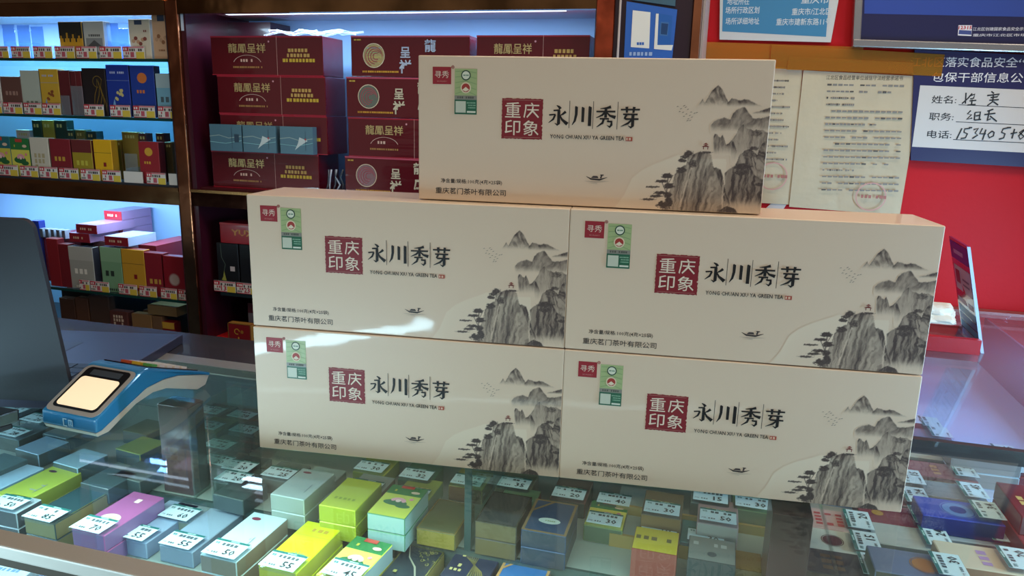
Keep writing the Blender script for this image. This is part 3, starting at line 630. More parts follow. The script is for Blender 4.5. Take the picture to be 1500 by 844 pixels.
def qr_sign(a, f):
    quadp(a, f, [(927, 15), (953, 18), (951, 71), (924, 69)], '#ece8e0'); quadp(a, f, [(961, 20), (965, 20), (964, 70), (958, 72)], '#ece8e0')
    quadp(a, f, [(965, 20), (985, 23), (982, 69), (963, 66)], '#1f5fae'); quadp(a, f, [(960, 66), (986, 66), (984, 74), (959, 72)], '#ece8e0')
    quadp(a, f, [(968, 32), (980, 33), (978, 53), (966, 52)], '#3f6fa8'); quadp(a, f, [(969, 34), (979, 35), (977, 51), (968, 50)], '#18406f')
    for k in range(3): x = 933+3.7*k; quadp(a, f, [(x, 62), (x+3, 62), (x+3, 66), (x, 66)], '#2a62b8')
    p = f(922, 79); p2 = f(957, 83); a.bars(p[0], p2[0], p[1], .006, '#9fb6dc', 3, .95)
wall_sheet('payment_sign', [(918, 2), (992, 14), (984, 90), (914, 88)], 1.360, .004, '#2b63ba', 'blue payment sign board on the dark pillar', 'sign', parts=qr_sign)
wall_sheet('payment_sign', [(928, -14), (990, -8), (989, 9), (926, 0)], 1.360, .004, '#3f6275', 'blue-grey sign cut by the top edge above the payment sign', 'sign')
def poster(a, f):
    quadp(a, f, [(1060, -30), (1217, -30), (1210, 54), (1058, 46)], '#3c83ae')
    for x0, x1, y, t in [(1068, 1095, 2, '地址所在'), (1067, 1108, 15, '场所行政区划'), (1067, 1108, 31, '场所详细地址'), (1178, 1210, 0, '重庆市'), (1166, 1212, 17, '重庆市/江北区'), (1145, 1209, 32, '重庆市建新东路11号')]:
        p = f((x0+x1)/2, y); a.text(t, p[0], p[1], (x1-x0)/FPX*1.7, .013, '#cfd8dc', .01)
wall_sheet('blue_poster', [(1055, -35), (1235, -35), (1217, 62), (1054, 58)], 1.613, .003, '#cfd0cf', 'blue information poster with a white border, top edge out of view', 'poster', parts=poster)
def frame_board():
    px = [(1254, -60), (1560, -60), (1560, 76), (1250, 66)]
    r = wall_sheet('framed_board', px, 1.603, .014, '#17184a', 'navy framed notice board with a silver frame at the top right', 'board', parts=lambda a, f: (
        quadp(a, f, [(1268, -60), (1560, -60), (1560, 26), (1266, 20)], '#2b49a0'),
        quadp(a, f, [(1404, 37), (1424, 37), (1423, 53), (1403, 52)], '#e8e8f0'), quadp(a, f, [(1405, 44), (1423, 45), (1423, 51), (1404, 50)], '#41508f'),
        a.text('12315', *f(1414, 40.5), .022, .006, '#c0242c', .03), a.text('江北区创建国家食品安全示范', *f(1465, 42.5), .088, .0062, '#d8dae6', .01), a.text('重庆市江北区市场', *f(1464, 51.5), .086, .0050, '#d8dae6', .01)))
    o = r.location
    def F(x, y): p = uy(x, y, 1.603); return p.x-o.x, p.z-o.z
    q = MB(); a, b = F(1250, 66), F(1256, -60); q.prism([(a[0]-.002, a[1]-.004), (a[0]+.012, a[1]-.004), (b[0]+.012, b[1]), (b[0]-.002, b[1])], 1, -.008, .014, mat('#b9b9be', .25, .9)); q.build('frame_side', r, bevel=.002)
    c = F(1560, 76); q = MB(); q.prism([(a[0]-.002, a[1]-.004), (c[0], c[1]-.004), (c[0], c[1]+.010), (a[0]-.002, a[1]+.010)], 1, -.010, .013, mat('#b9b9be', .25, .9)); q.build('frame_bottom', r, bevel=.002)
frame_board()
def board(a, f):
    a.text('江北区落实食品安全', *f(1411, 91), .178, .0178, '#e6e6ea', .004); a.text('“', *f(1497, 89), .010, .007, '#e6e6ea', .01)
    a.text('包保干部信息公', *f(1431, 113.5), .150, .0178, '#e6e6ea', .004)
    quadp(a, f, [(1348, 125), (1580, 135), (1580, 228), (1336, 215)], '#d6d3cf')
    for i, (t, x, y, x0) in enumerate([('姓名:', 1383, 146, 1404), ('职务:', 1379, 171, 1400), ('电话:', 1376, 197, 1396)]):
        a.text(t, *f(x, y), .042, .0146, '#1c1d24', .01); a.line([f(x0, y+7.5), f(1580, y+16)], .0012, '#1c1d24')
    def pen(strokes):
        for s_ in strokes: a.line([f(*p) for p in s_], .0024, '#1d1b20')
    pen([[(1409,152),(1418,144),(1424,137)], [(1415,136),(1414,152)], [(1420,141),(1428,138),(1426,144),(1421,145)], [(1420,148),(1430,147)], [(1424,146),(1423,153)], [(1417,154),(1429,153)]])
    pen([[(1452,134),(1456,137)], [(1446,140),(1464,138),(1460,142)], [(1451,143),(1461,142)], [(1449,147),(1463,146)], [(1455,139),(1454,149),(1446,155)], [(1455,149),(1462,154)]])
    pen([[(1422,162),(1417,167),(1423,168),(1416,175),(1424,173)], [(1428,165),(1427,176)], [(1428,165),(1436,164),(1434,176)], [(1429,170),(1435,169)], [(1427,176),(1437,175)]])
    pen([[(1446,163),(1455,160)], [(1442,168),(1458,166)], [(1449,163),(1446,177),(1451,174)], [(1450,170),(1460,178)]])
    pen([[(1409,188),(1401,204)], [(1421,188),(1413,189),(1412,194),(1417,196),(1414,202),(1407,203)], [(1419,187),(1424,187)], [(1426,190),(1433,188),(1428,195),(1432,198),(1424,203)], [(1439,188),(1435,196),(1444,196)], [(1444,190),(1439,205)],
         [(1453,192),(1447,197),(1449,202),(1455,199),(1456,194),(1453,192)], [(1477,187),(1469,189),(1467,194),(1472,196),(1470,202),(1463,204)], [(1475,187),(1481,187)], [(1480,196),(1490,194)], [(1486,189),(1482,203)], [(1500,190),(1493,194),(1500,200),(1494,204),(1492,199),(1501,190)]])
wall_sheet('information_board', [(1340, 73), (1590, 84), (1590, 250), (1334, 235)], 1.610, .006, '#1d1a52', 'navy notice board with a white handwritten card on the red wall', 'board', parts=board)
def notice(a, f, x0, x1, y0, lines, seed, dx=-.06):
    r = random.Random(seed)
    for i in range(lines):
        y = y0+9.6*i; sh = dx*(y-y0); x1_ = x1 if r.random() < .7 else (x0+(x1-x0)*r.uniform(.3, .9))
        A, B = f(x0+sh, y), f(x1_+sh, y+2.2*(x1_-x0)/120); n = 14; h = .0052
        for j in range(n):
            t0 = j/n; t1 = t0+.8/n
            if r.random() < .1: continue
            a.line([(A[0]+(B[0]-A[0])*t0, A[1]+(B[1]-A[1])*t0), (A[0]+(B[0]-A[0])*t1, A[1]+(B[1]-A[1])*t1)], h*r.uniform(.45, .75), '#85807a' if r.random() < .85 else '#55504c')
def stamp(a, f, x, y):
    p = f(x, y); a.ring(p[0], p[1], .028, .0022, '#cf9a92'); a.poly([(p[0]+.008*math.cos(math.radians(90+144*i)), p[1]+.008*math.sin(math.radians(90+144*i))) for i in range(5)], '#d6a59c') if False else None
    a.bars(p[0]-.018, p[0]+.03, p[1], .006, '#a8685f', 3)
PAPER = mat('#c6b799', .6, var=.05, vscale=14, bump=.25, bscale=22)
wall_sheet('paper_notice', [(1134, 98), (1176, 101), (1158, 300), (1090, 296)], 1.6155, .0015, '', 'white typed paper notice half hidden behind the top tea box', 'notice', m_=PAPER,
           parts=lambda a, f: (notice(a, f, 1128, 1160, 118, 13, 2), stamp(a, f, 1132, 258)))
wall_sheet('paper_notice', [(1177, 103), (1352, 112), (1318, 316), (1156, 303)], 1.6130, .0015, '', 'white typed paper notice with a red stamp taped to the red wall', 'notice', m_=PAPER,
           parts=lambda a, f: (a.text('江北区食品经营单位诚信守法经营承诺书', *f(1266, 114), .136, .0085, '#4b4743', .0), notice(a, f, 1212, 1326, 124, 17, 5), stamp(a, f, 1275, 288)))
def tape(px, label, Y, tint=(.86, .50, .07)):
    P = [uy(x, y, Y) for x, y in px]; o = P[3]; q = MB(); vs = [(p.x-o.x, 0, p.z-o.z) for p in P] + [(p.x-o.x, .0006, p.z-o.z) for p in P]
    q.add(vs, [(0,3,2,1), (4,5,6,7), (0,1,5,4), (1,2,6,5), (2,3,7,6), (3,0,4,7)], glass(tint, 1.3, .22, 'amber_tape', drough=.12, dcol=(.75, .42, .05))); r = q.build('adhesive_tape', loc=(o.x, Y, o.z)); tag(r, label, 'tape', 'amber tape strips on the red wall')
tape([(1022, 61), (1262, 68), (1385, 78), (1383, 91), (1152, 84), (1022, 84)][:0] or [(1022, 61), (1265, 69), (1262, 92), (1022, 86)], 'long pale amber tape strip above the top tea box', 1.6115, (.9, .6, .3))
tape([(1130, 65), (1384, 80), (1379, 112), (1128, 100)], 'wide amber tape strip holding the paper notices', 1.6090)
tape([(1156, 82), (1340, 92), (1336, 108), (1152, 102)], 'darker amber tape patch over the top of the stamped notice', 1.6078)
wall_sheet('white_trim', [(1130, 298), (1152, 300), (1146, 309), (1120, 307)], 1.6175, .002, '#c9c0bc', 'small white sheet corner below the half hidden notice', 'paper')
# ------------------------------------------------------------------ glass counters
YF, YR = 0.433, 0.862                 # front arm: glass from front rail to rear bar
XS = 0.118                            # the front arm meets the side arm at the brown post
XE = 0.78
YJ = uz(1400, 648, 0).y
TB, TF, TS = -0.130, -0.158, -0.100   # back tray, front tray, tray of the side arm
YSTEP = uz(580, 784, TB).y
def counter():
    r = tag(empty('front_glass_counter', (-0.9, YF, -0.95)), 'long glass display counter carrying the tea boxes, laptop and payment terminal', 'counter')
    inv = Vector(r.location)
    def P(name, a, b, mt, **k): return box_part(r, name, tuple(Vector(a)-inv), tuple(Vector(b)-inv), mt, **k)
    WHT = mat('#8f9c96', .45, var=.05, vscale=9)
    RAIL = mat('#a7a49c', .5, .15, bump=.05, bscale=80)
    P('top_glass', (-2.1, YF+.001, -.010), (XS-.001, YR-.022, 0), GLASS)
    P('front_rail', (-2.1, YF-.020, -.012), (XS-.001, YF, .0), RAIL, bevel=.0015)
    P('front_rail_lip', (-2.1, YF-.016, -.022), (XS-.001, YF-.004, -.012), mat('#5e5850', .35, .6))
    P('led_strip', (-2.0, YF+.001, -.016), (XS-.01, YF+.006, -.011), mat('#dff6ff', .5, emit=5.0))
    P('front_glass', (-2.1, YF-.010, -.90), (XS-.001, YF-.004, -.022), glass((.9, .97, .96), .8, .02, 'front_glass'))
    P('rear_bar', (-2.1, YR-.022, -.012), (XS-.001, YR+.004, .0005), mat('#a9a7a2', .28, .5))
    P('rear_ledge', (-2.1, YR+.004, -.014), (XS-.001, YR+.10, .0002), mat('#3b3a40', .25, .2, .4))
    P('rear_panel', (-2.1, YR+.09, -.95), (XS-.001, YR+.10, -.014), mat('#4c5a5a', .4))
    P('back_tray', (-2.1, YSTEP, TB-.006), (XS-.004, YR+.088, TB), WHT)
    P('step_face', (-2.1, YSTEP-.004, TF-.004), (XS-.004, YSTEP, TB), mat('#3e5352', .2, .1, .6))
    P('front_tray', (-2.1, YF+.01, TF-.008), (XS-.004, YSTEP-.004, TF), WHT)
    P('lower_shelf', (-2.1, YF+.01, -.33), (XS-.03, YR+.088, -.322), mat('#8c9bb0', .4))
    P('plinth', (-2.1, YF-.01, -.95), (XS-.001, YF+.02, -.90), mat('#2a2a2c', .4))
    q = MB(); p = uz(686, 806, TB); q.box((p.x-.004, p.y, TB), (p.x+.003, YR+.08, -.0105), glass((.75, .9, .87), .7, .02, 'shelf_glass2')); q.box((p.x-.0045, p.y-.002, TB), (p.x+.0035, p.y, -.0105), mat('#22403f', .3))
    q.v = [tuple(Vector(v)-inv) for v in q.v]; q.build('glass_divider', r)
    def brown_post(x0, x1, yt, Y, zb):
        a, b = uy(x0, yt, Y).x, uy(x1, yt, Y).x; q = MB(); q.box(tuple(Vector((a, Y, zb))-inv), tuple(Vector((b, Y+.03, -.0105))-inv), mat('#57474a', .12, .35, .6, var=.15, vscale=12)); q.build('inner_post', r, bevel=.001)['label'] = 'glossy brown inner post'
        for k, dx in enumerate((.003, .030)):
            q = MB(); q.box(tuple(Vector((b+dx, Y-.004, zb))-inv), tuple(Vector((b+dx+.0025, Y+.10, -.0105))-inv), glass((.8, .9, .88), 1.0, .06, 'upright_glass')); q.build('glass_upright', r)
    brown_post(236, 279, 660, YSTEP+.003, TB)
    # wooden strips of the stepped display in the right bay
    for i, (y0, hz) in enumerate([(YSTEP+.055, .016), (YSTEP+.105, .026)]):
        P('step_strip', (-.09, y0, TB), (XS-.012, y0+.004, TB+hz), mat('#a08a4e', .4))
        P('step_board', (-.09, y0+.004, TB), (XS-.012, y0+.052, TB+hz-.001), WHT)
    # side arm
    s = tag(empty('side_glass_counter', (0.45, YF, -0.95)), 'right arm of the glass counter running back to the red wall', 'counter')
    inv2 = Vector(s.location)
    def Q(name, a, b, mt, **k): return box_part(s, name, tuple(Vector(a)-inv2), tuple(Vector(b)-inv2), mt, **k)
    Q('top_glass', (XS, YF+.001, -.010), (XE, YJ-.005, 0), GLASS)
    Q('front_rail', (XS, YF-.020, -.014), (XE, YF, 0), RAIL, bevel=.0015)
    Q('front_glass', (XS, YF-.010, -.90), (XE, YF-.004, -.014), glass((.9, .97, .96), .8, .02, 'front_glass'))
    Q('joint_bar', (XS+.013, YJ-.0045, -.018), (XE, YJ+.0045, -.0005), mat('#3c3c3e', .35, .3))
    Q('rear_top_glass', (XS+.014, YJ+.005, -.010), (XE, 1.60, 0), glass((.86, .92, .99), .7, .06, 'tinted_glass', dcol=(.6, .6, .75)))
    Q('side_rail', (XE+.0005, YF+.001, -.014), (XE+.022, 1.612, 0.0), RAIL, bevel=.0015)
    Q('led_strip', (XE-.007, YF+.03, -.016), (XE-.001, YJ-.03, -.011), mat('#cfe6ff', .5, emit=5.0))
    Q('tray', (XS+.001, YF+.012, TS-.007), (XE, YJ-.004, TS), mat('#a3a9a8', .45, var=.04, vscale=9))
    xr = uz(1462, 560, TS).x; Q('rear_tray', (XS+.021, YJ+.005, TS-.007), (xr, 1.60, TS), mat('#c3d2f6', .5)); Q('rear_divider', (xr, YJ+.005, TS-.05), (xr+.004, 1.60, -.0105), mat('#8a6f8f', .4)); Q('rear_deck', (xr+.004, YJ+.005, TS-.05), (XE, 1.60, TS-.045), mat('#6a5868', .5))
    Q('side_panel', (XE, YF+.01, -.95), (XE+.015, 1.612, -.0145), mat('#4d5058', .4))
    Q('inner_panel', (XS+.012, YR+.10, -.95), (XS+.02, 1.612, -.0005), mat('#5a4a4c', .4))
    a, b = uz(1462, 475, 0), uz(1462, 640, 0)
    Q('rear_frame', (XS+.02, 1.585, 0.0003), (XE, 1.610, .006), mat('#8d5a58', .35, .3))
    p = uz(1133, 737, 0)
    q = MB(); x0 = uy(1133, 800, p.y).x; x1 = uy(1187, 800, p.y).x; q.box(tuple(Vector((x0-.004, p.y, -.95))-inv), tuple(Vector((x1, p.y+.055, -.0105))-inv), mat('#3a2626', .3, 0, .2, var=.08)); q.build('corner_post', r, bevel=.001)['label'] = 'dark brown corner post'
counter()

# ------------------------------------------------------------------ goods under the glass
def price_card(p, ang, label, grp, num=None, w=.041, d=.028, blank=False, numcol='#3c3f44'):
    r = tag(empty('price_card', (p.x, p.y, p.z), (0, 0, ang)), label, 'price card', grp)
    q = MB(); q.box((-w/2, -d/2, .0002), (w/2, d/2, .0045), ACRYL); q.build('acrylic_holder', r)
    q = MB(); q.box((-w/2+.0006, -d/2+.0006, .0046), (w/2-.0006, d/2-.0006, .0050), mat('#cfe6ef', .4)); q.build('card', r)
    a = Art(); a.rect(-w/2+.0006, d/2-.0040, w/2-.0006, d/2-.0006, '#1f6a66'); a.bars(-w*.1, w*.2, d/2-.0023, .0016, '#bfe0dc', 1)
    a.text('零售', -w*.36, d*.22, w*.13, d*.14, '#2f6e70', .01); a.bars(-w*.2, w*.42, d*.2, d*.15, '#4f5960', int(abs(p.x)*991) % 97, .8)
    a.text('产地', -w*.38, -d*.32, w*.12, d*.11, '#4f5960'); a.bars(-w*.26, -w*.02, -d*.32, d*.09, '#5b656b', 4)
    if num: a.text(num, w*.20, -d*.20, None, d*.34, '#2f3338', .015); a.bars(w*.36, w*.42, -d*.3, d*.09, '#5b656b', 2)
    a.build(r, Matrix.Translation((0, 0, .0051)))
    return r
PT = 0.0205
def lying(px, py, tray, n, w, l, cols, labels, design, kw=None, ang=0.0, near=False, card=None, cgrp='', t=PT, cardpos=.5):
    """n packs stacked; (px, py) is the pixel of the middle of the top face"""
    z = tray+n*(t+.0004); p = uz(px, py, z); c, s = math.cos(ang), math.sin(ang)
    o = Vector((p.x, p.y, 0)) if near else Vector((p.x+s*l/2, p.y-c*l/2, 0))
    for i in range(n):
        lab = labels[0] if n == 1 else labels[0]+(', topmost of its stack' if i == n-1 else (', bottom of its stack' if i == 0 else ', middle of its stack'))
        pack((o.x, o.y, tray+.0003+i*(t+.0004)), (0, 0, ang), w, l, t, cols[0], cols[1], lab, design if i == n-1 else d_plain, kw=kw)
    return z, o
def carded(px, py, tray, n, cols, label, design, num=None, clabel=None, w=.045, l=.076, ang=0.0, kw=None, t=PT, side=False, cw=.041, grp='price cards in the glass counters'):
    """(px, py) is the pixel of the middle of the price card, lying on the near end (or on the right end) of the pack"""
    z = tray+n*(t+.0004); p = uz(px, py, z+.005)
    a = ang+(math.pi/2 if side else 0)
    off = l/2-.012
    q = Vector((p.x, p.y, z)) + Vector((-off*math.sin(a), off*math.cos(a), 0))
    o = q+Vector((math.sin(a)*l/2, -math.cos(a)*l/2, 0))
    for i in range(n):
        lab = label if n == 1 else label+(', topmost of its stack' if i == n-1 else (', bottom of its stack' if i == 0 else ', middle of its stack'))
        pack((o.x, o.y, tray+.0003+i*(t+.0004)), (0, 0, a), w, l, t, cols[0], cols[1], lab, design if i == n-1 else d_plain, kw=kw)
    price_card(Vector((p.x, p.y, z+.0003)), a, clabel or ('price card on the '+label), grp, num, w=cw)
L2 = lambda s: [s]
# back tray, first row (no cards)
lying(420, 728, TB, 2, .045, .070, ('#9fb0ae', '#7f8c84'), L2('pale blue-white pack with faint dark print, back tray left'), d_white, ang=-.02, near=True)
lying(493, 744, TB, 2, .046, .070, ('#b3bf33', '#8f9c2c'), L2('lime green pack with faint lettering, back tray'), d_bars, dict(c='#8a9a2c', n=1, y=.3, s=.12), near=True)
lying(565, 756, TB, 2, .046, .070, ('#3f7d5a', '#8fb0ac'), L2('green and yellow lotus pack with a red seal, back tray'), d_lotus, dict(base='#c3cb4c'), near=True)
lying(638, 779, TB, 1, .047, .070, ('#565a34', '#8a7a34'), ['olive green pack with gilt edges, left of the glass divider'], d_border, near=True)
lying(726, 768, TB, 2, .048, .070, ('#3d3e38', '#5e5436'), L2('dark olive-black pack right of the glass divider'), d_border, dict(c='#5d5a3c'), near=True)
lying(796, 781, TB, 2, .050, .070, ('#2a4768', '#2b3540'), L2('dark blue pack with tan edge and pale oval, back tray'), d_tan, dict(c='#8a7045'), near=True)
# yellow box with red front, silver box with black front
def tallbox(px, py, z1, w, l, top, front, label, tray, extra=None):
    p = uz(px, py, z1); r = tag(empty('gift_carton', (p.x, p.y-l/2, tray)), label, 'pack')
    h = z1-tray; q = MB(); q.box((-w/2, 0, .0003), (w/2, l, h), mat(front, .3, 0, .5)); q.build('body', r, bevel=.0007)
    a = Art(); a.rect(-w/2+.0006, .0006, w/2-.0006, l-.0006, top); 
    if extra: extra(a, w, l)
    a.build(r, Matrix.Translation((0, 0, h+.0001)))
tallbox(961, 792, TB+.042, .047, .045, '#c8b93c', '#7c3a30', 'yellow topped box with plain brick red front, back tray', TB, lambda a, w, l: a.bars(-w*.45, w*.45, l*.55, l*.16, '#6e6638', 3))
tallbox(1043, 806, TB+.042, .048, .045, '#7f8682', '#2c3438', 'silver-grey topped box with black cased front, back tray right', TB, lambda a, w, l: (a.disc(0, l*.3, w*.1, '#4f565a'), a.bars(-w*.4, w*.4, l*.7, l*.14, '#b3b9b8', 5)))
tallbox(1094, 822, TB+.030, .030, .036, '#8a6f34', '#5f4c2a', 'narrow brown and gold box beside the brown post', TB)
# back tray, rows with cards: (card pixel, n, colours, label, design, number)
BT = [(343, 698, 1, ('#44544f', '#39443f'), 'dark teal pack, nearest card row left of the tea boxes', d_plain, '20'),
      (352, 682, 1, ('#3d4f4f', '#35423f'), 'dark green-grey pack in the second card row left', d_plain, '20'),
      (410, 692, 1, ('#5d6360', '#4c504c'), 'grey-brown pack below the lower left tea box corner', d_plain, '25'),
      (463, 700, 1, ('#94a8a4', '#7b8a86'), 'pale grey-blue pack behind the white stack', d_bars, '28'),
      (536, 711, 1, ('#8f9a98', '#77645c'), 'silver grey pack with red tips behind the lime stack', d_bars, '30'),
      (604, 722, 1, ('#93a04a', '#6c8a66'), 'khaki yellow pack behind the lotus stack', d_bars, '32'),
      (611, 694, 1, ('#3d6e52', '#2f5a48'), 'dark green pack below the lower left tea box', d_plain, '32'),
      (545, 683, 1, ('#a4a744', '#7d8a3f'), 'yellow-green pack just under the edge of the tea box', d_bars, '30'),
      (686, 703, 1, ('#a89a4c', '#7d5a3c'), 'yellow pack with red front near the glass divider', d_bars, '32'),
      (754, 707, 1, ('#746a50', '#564a3c'), 'gold-brown pack right behind the glass divider', d_bars, '35'),
      (753, 737, 1, ('#587a58', '#6d3d34'), 'green topped pack with red front behind the dark stack', d_bars, '30'),
      (834, 722, 1, ('#6a4038', '#4f5a52'), 'maroon pack beneath the join of the tea boxes', d_bars, '20'),
      (886, 760, 1, ('#7f9a58', '#4f6a52'), 'yellow and green lotus pack behind the empty tray', d_lotus, '30'),
      (900, 731, 1, ('#5a6468', '#3e4a50'), 'slate grey pack in the third card row right', d_plain, '40'),
      (970, 744, 2, ('#6a5840', '#7a6038'), 'brown pack with gold stripes in the right bay', d_bars, '30'),
      (966, 773, 1, ('#6a3a34', '#5e4438'), 'maroon pack behind the yellow topped box', d_plain, '10'),
      (1041, 727, 2, ('#6d7a76', '#56625e'), 'pale green-grey pack under the right tea box', d_plain, '15'),
      (1052, 756, 2, ('#a08486', '#9a9a94'), 'pink and white pack in the right bay', d_bars, '50'),
      (1103, 736, 2, ('#a5b87c', '#7f8a6c'), 'pale green pack beside the brown post', d_plain, '30')]
for x, y, n, cc, lb, ds, nm in BT: carded(x, y, TB, n, cc, lb, ds, nm, w=.045, l=.060 if y > 715 else .05)
carded(1034, 785, TB, 1, ('#3d7f86', '#2f5a60'), 'teal blue pack behind the silver topped box', d_plain, '30', l=.07, w=.055)
# left part of the back tray seen under the laptop and terminal
for i, (x, y, c, lb) in enumerate([(62, 652, '#7f9db5', 'pale blue pack left of the payment terminal front'), (118, 671, '#8fb0c2', 'light blue wide pack in front of the payment terminal'), (207, 652, '#7f8f4a', 'olive green pack in front of the payment terminal'), (-2, 678, '#4f6a72', 'slate blue pack at the left edge under the glass')]):
    lying(x, y, TB, 1, .046, .046, (c, '#3d4d50'), [lb], d_plain, ang=-.12)
for i, (x, y, c, nm) in enumerate([(310, 600, '#5a4a48', '25'), (356, 607, '#6d6a44', '28'), (306, 622, '#7a7440', '28'), (360, 628, '#4c5a58', '30'), (20, 600, '#53636a', '25'), (55, 612, '#4f6a6e', '26'), (20, 632, '#5a7078', '28'), (318, 673, '#5f5648', '20'), (322, 650, '#5a5a54', '26')]):
    carded(x, y, TB, 1, (c, '#3e4846'), 'dull %s pack far back, %s' % (['brown', 'olive', 'olive', 'slate', 'blue-grey', 'teal-grey', 'blue-grey', 'brown', 'grey'][i], ['behind the inner post', 'beside the box edge', 'below the first far card', 'below the second far card', 'at the left edge', 'left of the terminal', 'at the black stand', 'nearest the inner post', 'midway by the inner post'][i]), d_plain, nm, w=.045, l=.05, ang=-.05)
# front tray
FT = TF
lying(14, 729, FT, 2, .050, .080, ('#a9b84a', '#7f8a3a'), L2('lime green pack with a small dark emblem, front tray left'), d_white, ang=-.05, kw=dict(c='#4a2f3f'), near=True)
lying(2, 700, FT, 2, .050, .080, ('#a3c3dc', '#6d8fa6'), L2('sky blue pack cut by the left edge, front tray'), d_plain, ang=-.05)
carded(14, 735, FT, 2, ('#a3b0ba', '#4a4f58'), 'grey pack cut by the left edge on the front tray', d_plain, '50', l=.035)
def front(px, py, n, cols, label, design, num, cx, cy, w=.046, l=.090, ang=-.03, kw=None, cw=.043):
    z, o = lying(px, py, FT, n, w, l, cols, [label], design, kw=kw, ang=ang, near=True)
    p = uz(cx, cy, z+.005)
    # keep the card on this pack's near end
    price_card(Vector((p.x, p.y, z+.0004)), ang, 'price card %s on the %s' % (num, label.split(',')[0]), 'price cards in the glass counters', num, w=cw, d=.030)
front(57, 763, 2, ('#25424a', '#7a7450'), 'dark teal pack with gold lettering', d_border, '85', 68, 752, kw=dict(c='#8f9560'))
front(128, 780, 2, ('#a0568a', '#7a5a86'), 'pink pack with a domed building print', d_pink, '70', 138, 768, l=.092)
front(190, 791, 1, ('#8fa5bf', '#7d8ea8'), 'pale blue-grey pack under the left card 55', d_plain, '55', 200, 779)
front(257, 804, 1, ('#92a8bd', '#7a8ba0'), 'pale blue pack under the middle card 55', d_plain, '55', 267, 791)
front(254, 762, 1, ('#7f8f92', '#7b8470'), 'dim grey-green pack under the card 60', d_plain, '60', 264, 751, l=.06)
front(319, 818, 2, ('#bcd3da', '#7d7368'), 'white pack with red round emblem', d_white, '50', 331, 804, l=.094)
front(406, 834, 2, ('#d3e01c', '#b3b33a'), 'bright lime yellow pack with blue-green orchid leaves', d_orchid, '55', 415, 822, l=.094)
front(490, 850, 2, ('#d9d84f', '#8aa0a0'), 'green and yellow pack with pink lotus flower', d_lotus, '45', 506, 834, l=.080, ang=-.08)
lying(602, 830, FT, 1, .047, .076, ('#1d2c38', '#9a8a4c'), ['black-blue pack with golden curved line and flowers, front tray'], d_curve, dict(c='#a39a55'), ang=-.06)
lying(688, 833, FT, 1, .052, .074, ('#1c2a47', '#18233a'), ['navy pack with tangled gold line sculpture, front tray'], d_sculpt, ang=-.04)
lying(764, 846, FT, 1, .054, .082, ('#2f6fb0', '#b07a48'), ['bright blue pack with copper border, front tray right'], d_tan, ang=-.03)
# two packs close behind the front glass, seen below the rail
lying(4, 836, TF, 1, .06, .045, ('#c9d6e2', '#9fb0c0'), ['white pack close behind the front glass, bottom left corner'], d_bars, dict(c='#6d8fb8', n=1), ang=.1)
lying(92, 849, TF, 1, .06, .045, ('#39406e', '#2b2f57'), ['dark blue pack close behind the front glass below the rail'], d_plain, ang=.1)
# ---- side arm: packs lie across, cards on their right ends
SB = [(1257, 761, 1, ('#c9a8a2', '#b8b4a6'), 'cream pack with pinkish red print right of the brown post', d_bars, dict(c='#b8474c', n=4, y=.8, s=.14), '20'),
      (1268, 793, 1, ('#cfd6cc', '#aab0a0'), 'white pack with a dark red castle-like emblem', d_disc, dict(c='#5a2a34', y=.55, r=.22), '15'),
      (1281, 827, 1, ('#20283a', '#4c3d34'), 'near-black navy pack with brown bands', d_bars, dict(c='#5c4634', n=2, y=.7, s=.2), '15'),
      (1354, 755, 1, ('#7a2a38', '#5c1f2a'), 'dark red pack with gold ring emblem and lettering', d_disc, dict(c='#b08a3e', y=.75, r=.12), '24'),
      (1341, 725, 1, ('#7a4a48', '#5c3a38'), 'dull red pack half hidden by the right tea boxes', d_plain, None, '24'),
      (1334, 698, 1, ('#9a8f84', '#6f6860'), 'grey-beige pack at the edge of the right tea boxes', d_plain, None, '15'),
      (1371, 786, 1, ('#aab2b0', '#8d9290'), 'pale grey pack on the tray left of the blue pack', d_plain, None, '24'),
      (1390, 827, 2, ('#6a7690', '#5b5a4c'), 'grey-blue pack with an orange brown disc', d_disc, dict(c='#a8763e', y=.4, r=.26), '30'),
      (1446, 747, 2, ('#2440b0', '#1c2a78'), 'shiny royal blue pack with a ring emblem', d_disc, dict(c='#5a86c8', y=.5, r=.34, c2='#1f2f8a'), '34'),
      (1466, 780, 1, ('#9fa9b4', '#8a929c'), 'pale pack under the card below the royal blue pack', d_plain, None, '50'),
      (1490, 818, 2, ('#d0c4ae', '#a88a6c'), 'pearl white iridescent pack with brown ends', d_bars, dict(c='#a98fc0', n=1, y=.5), '20'),
      (1425, 718, 1, ('#7d8a90', '#8f8a6c'), 'silver grey foil pack with bright gilt edges', d_border, dict(c='#c9c9a0'), '45'),
      (1411, 688, 1, ('#8a4a52', '#7a3c3c'), 'maroon foil pack behind the silver foil pack', d_bars, dict(c='#b88a5a', n=1), '35'),
      (1393, 661, 1, ('#b8b8a0', '#8f8c78'), 'cream pack behind the maroon foil pack', d_plain, None, '30'),
      (1474, 661, 2, ('#c9dbe6', '#8b8480'), 'thick white topped pack with grey-brown side', d_bars, dict(c='#5a4a48', n=1, y=.4, s=.3), '45'),
      (1490, 683, 1, ('#7a2c34', '#5a2028'), 'dark red pack cut by the right edge near the joint bar', d_plain, None, '30')]
for x, y, n, cc, lb, ds, kw, nm in SB: carded(x, y, TS, n, cc, lb, ds, nm, w=.045, l=.080, kw=kw, side=True, ang=0.02, cw=.040, clabel='price card %s on the %s' % (nm, lb.split(' with ')[0].replace(' cut by the right edge', '')))
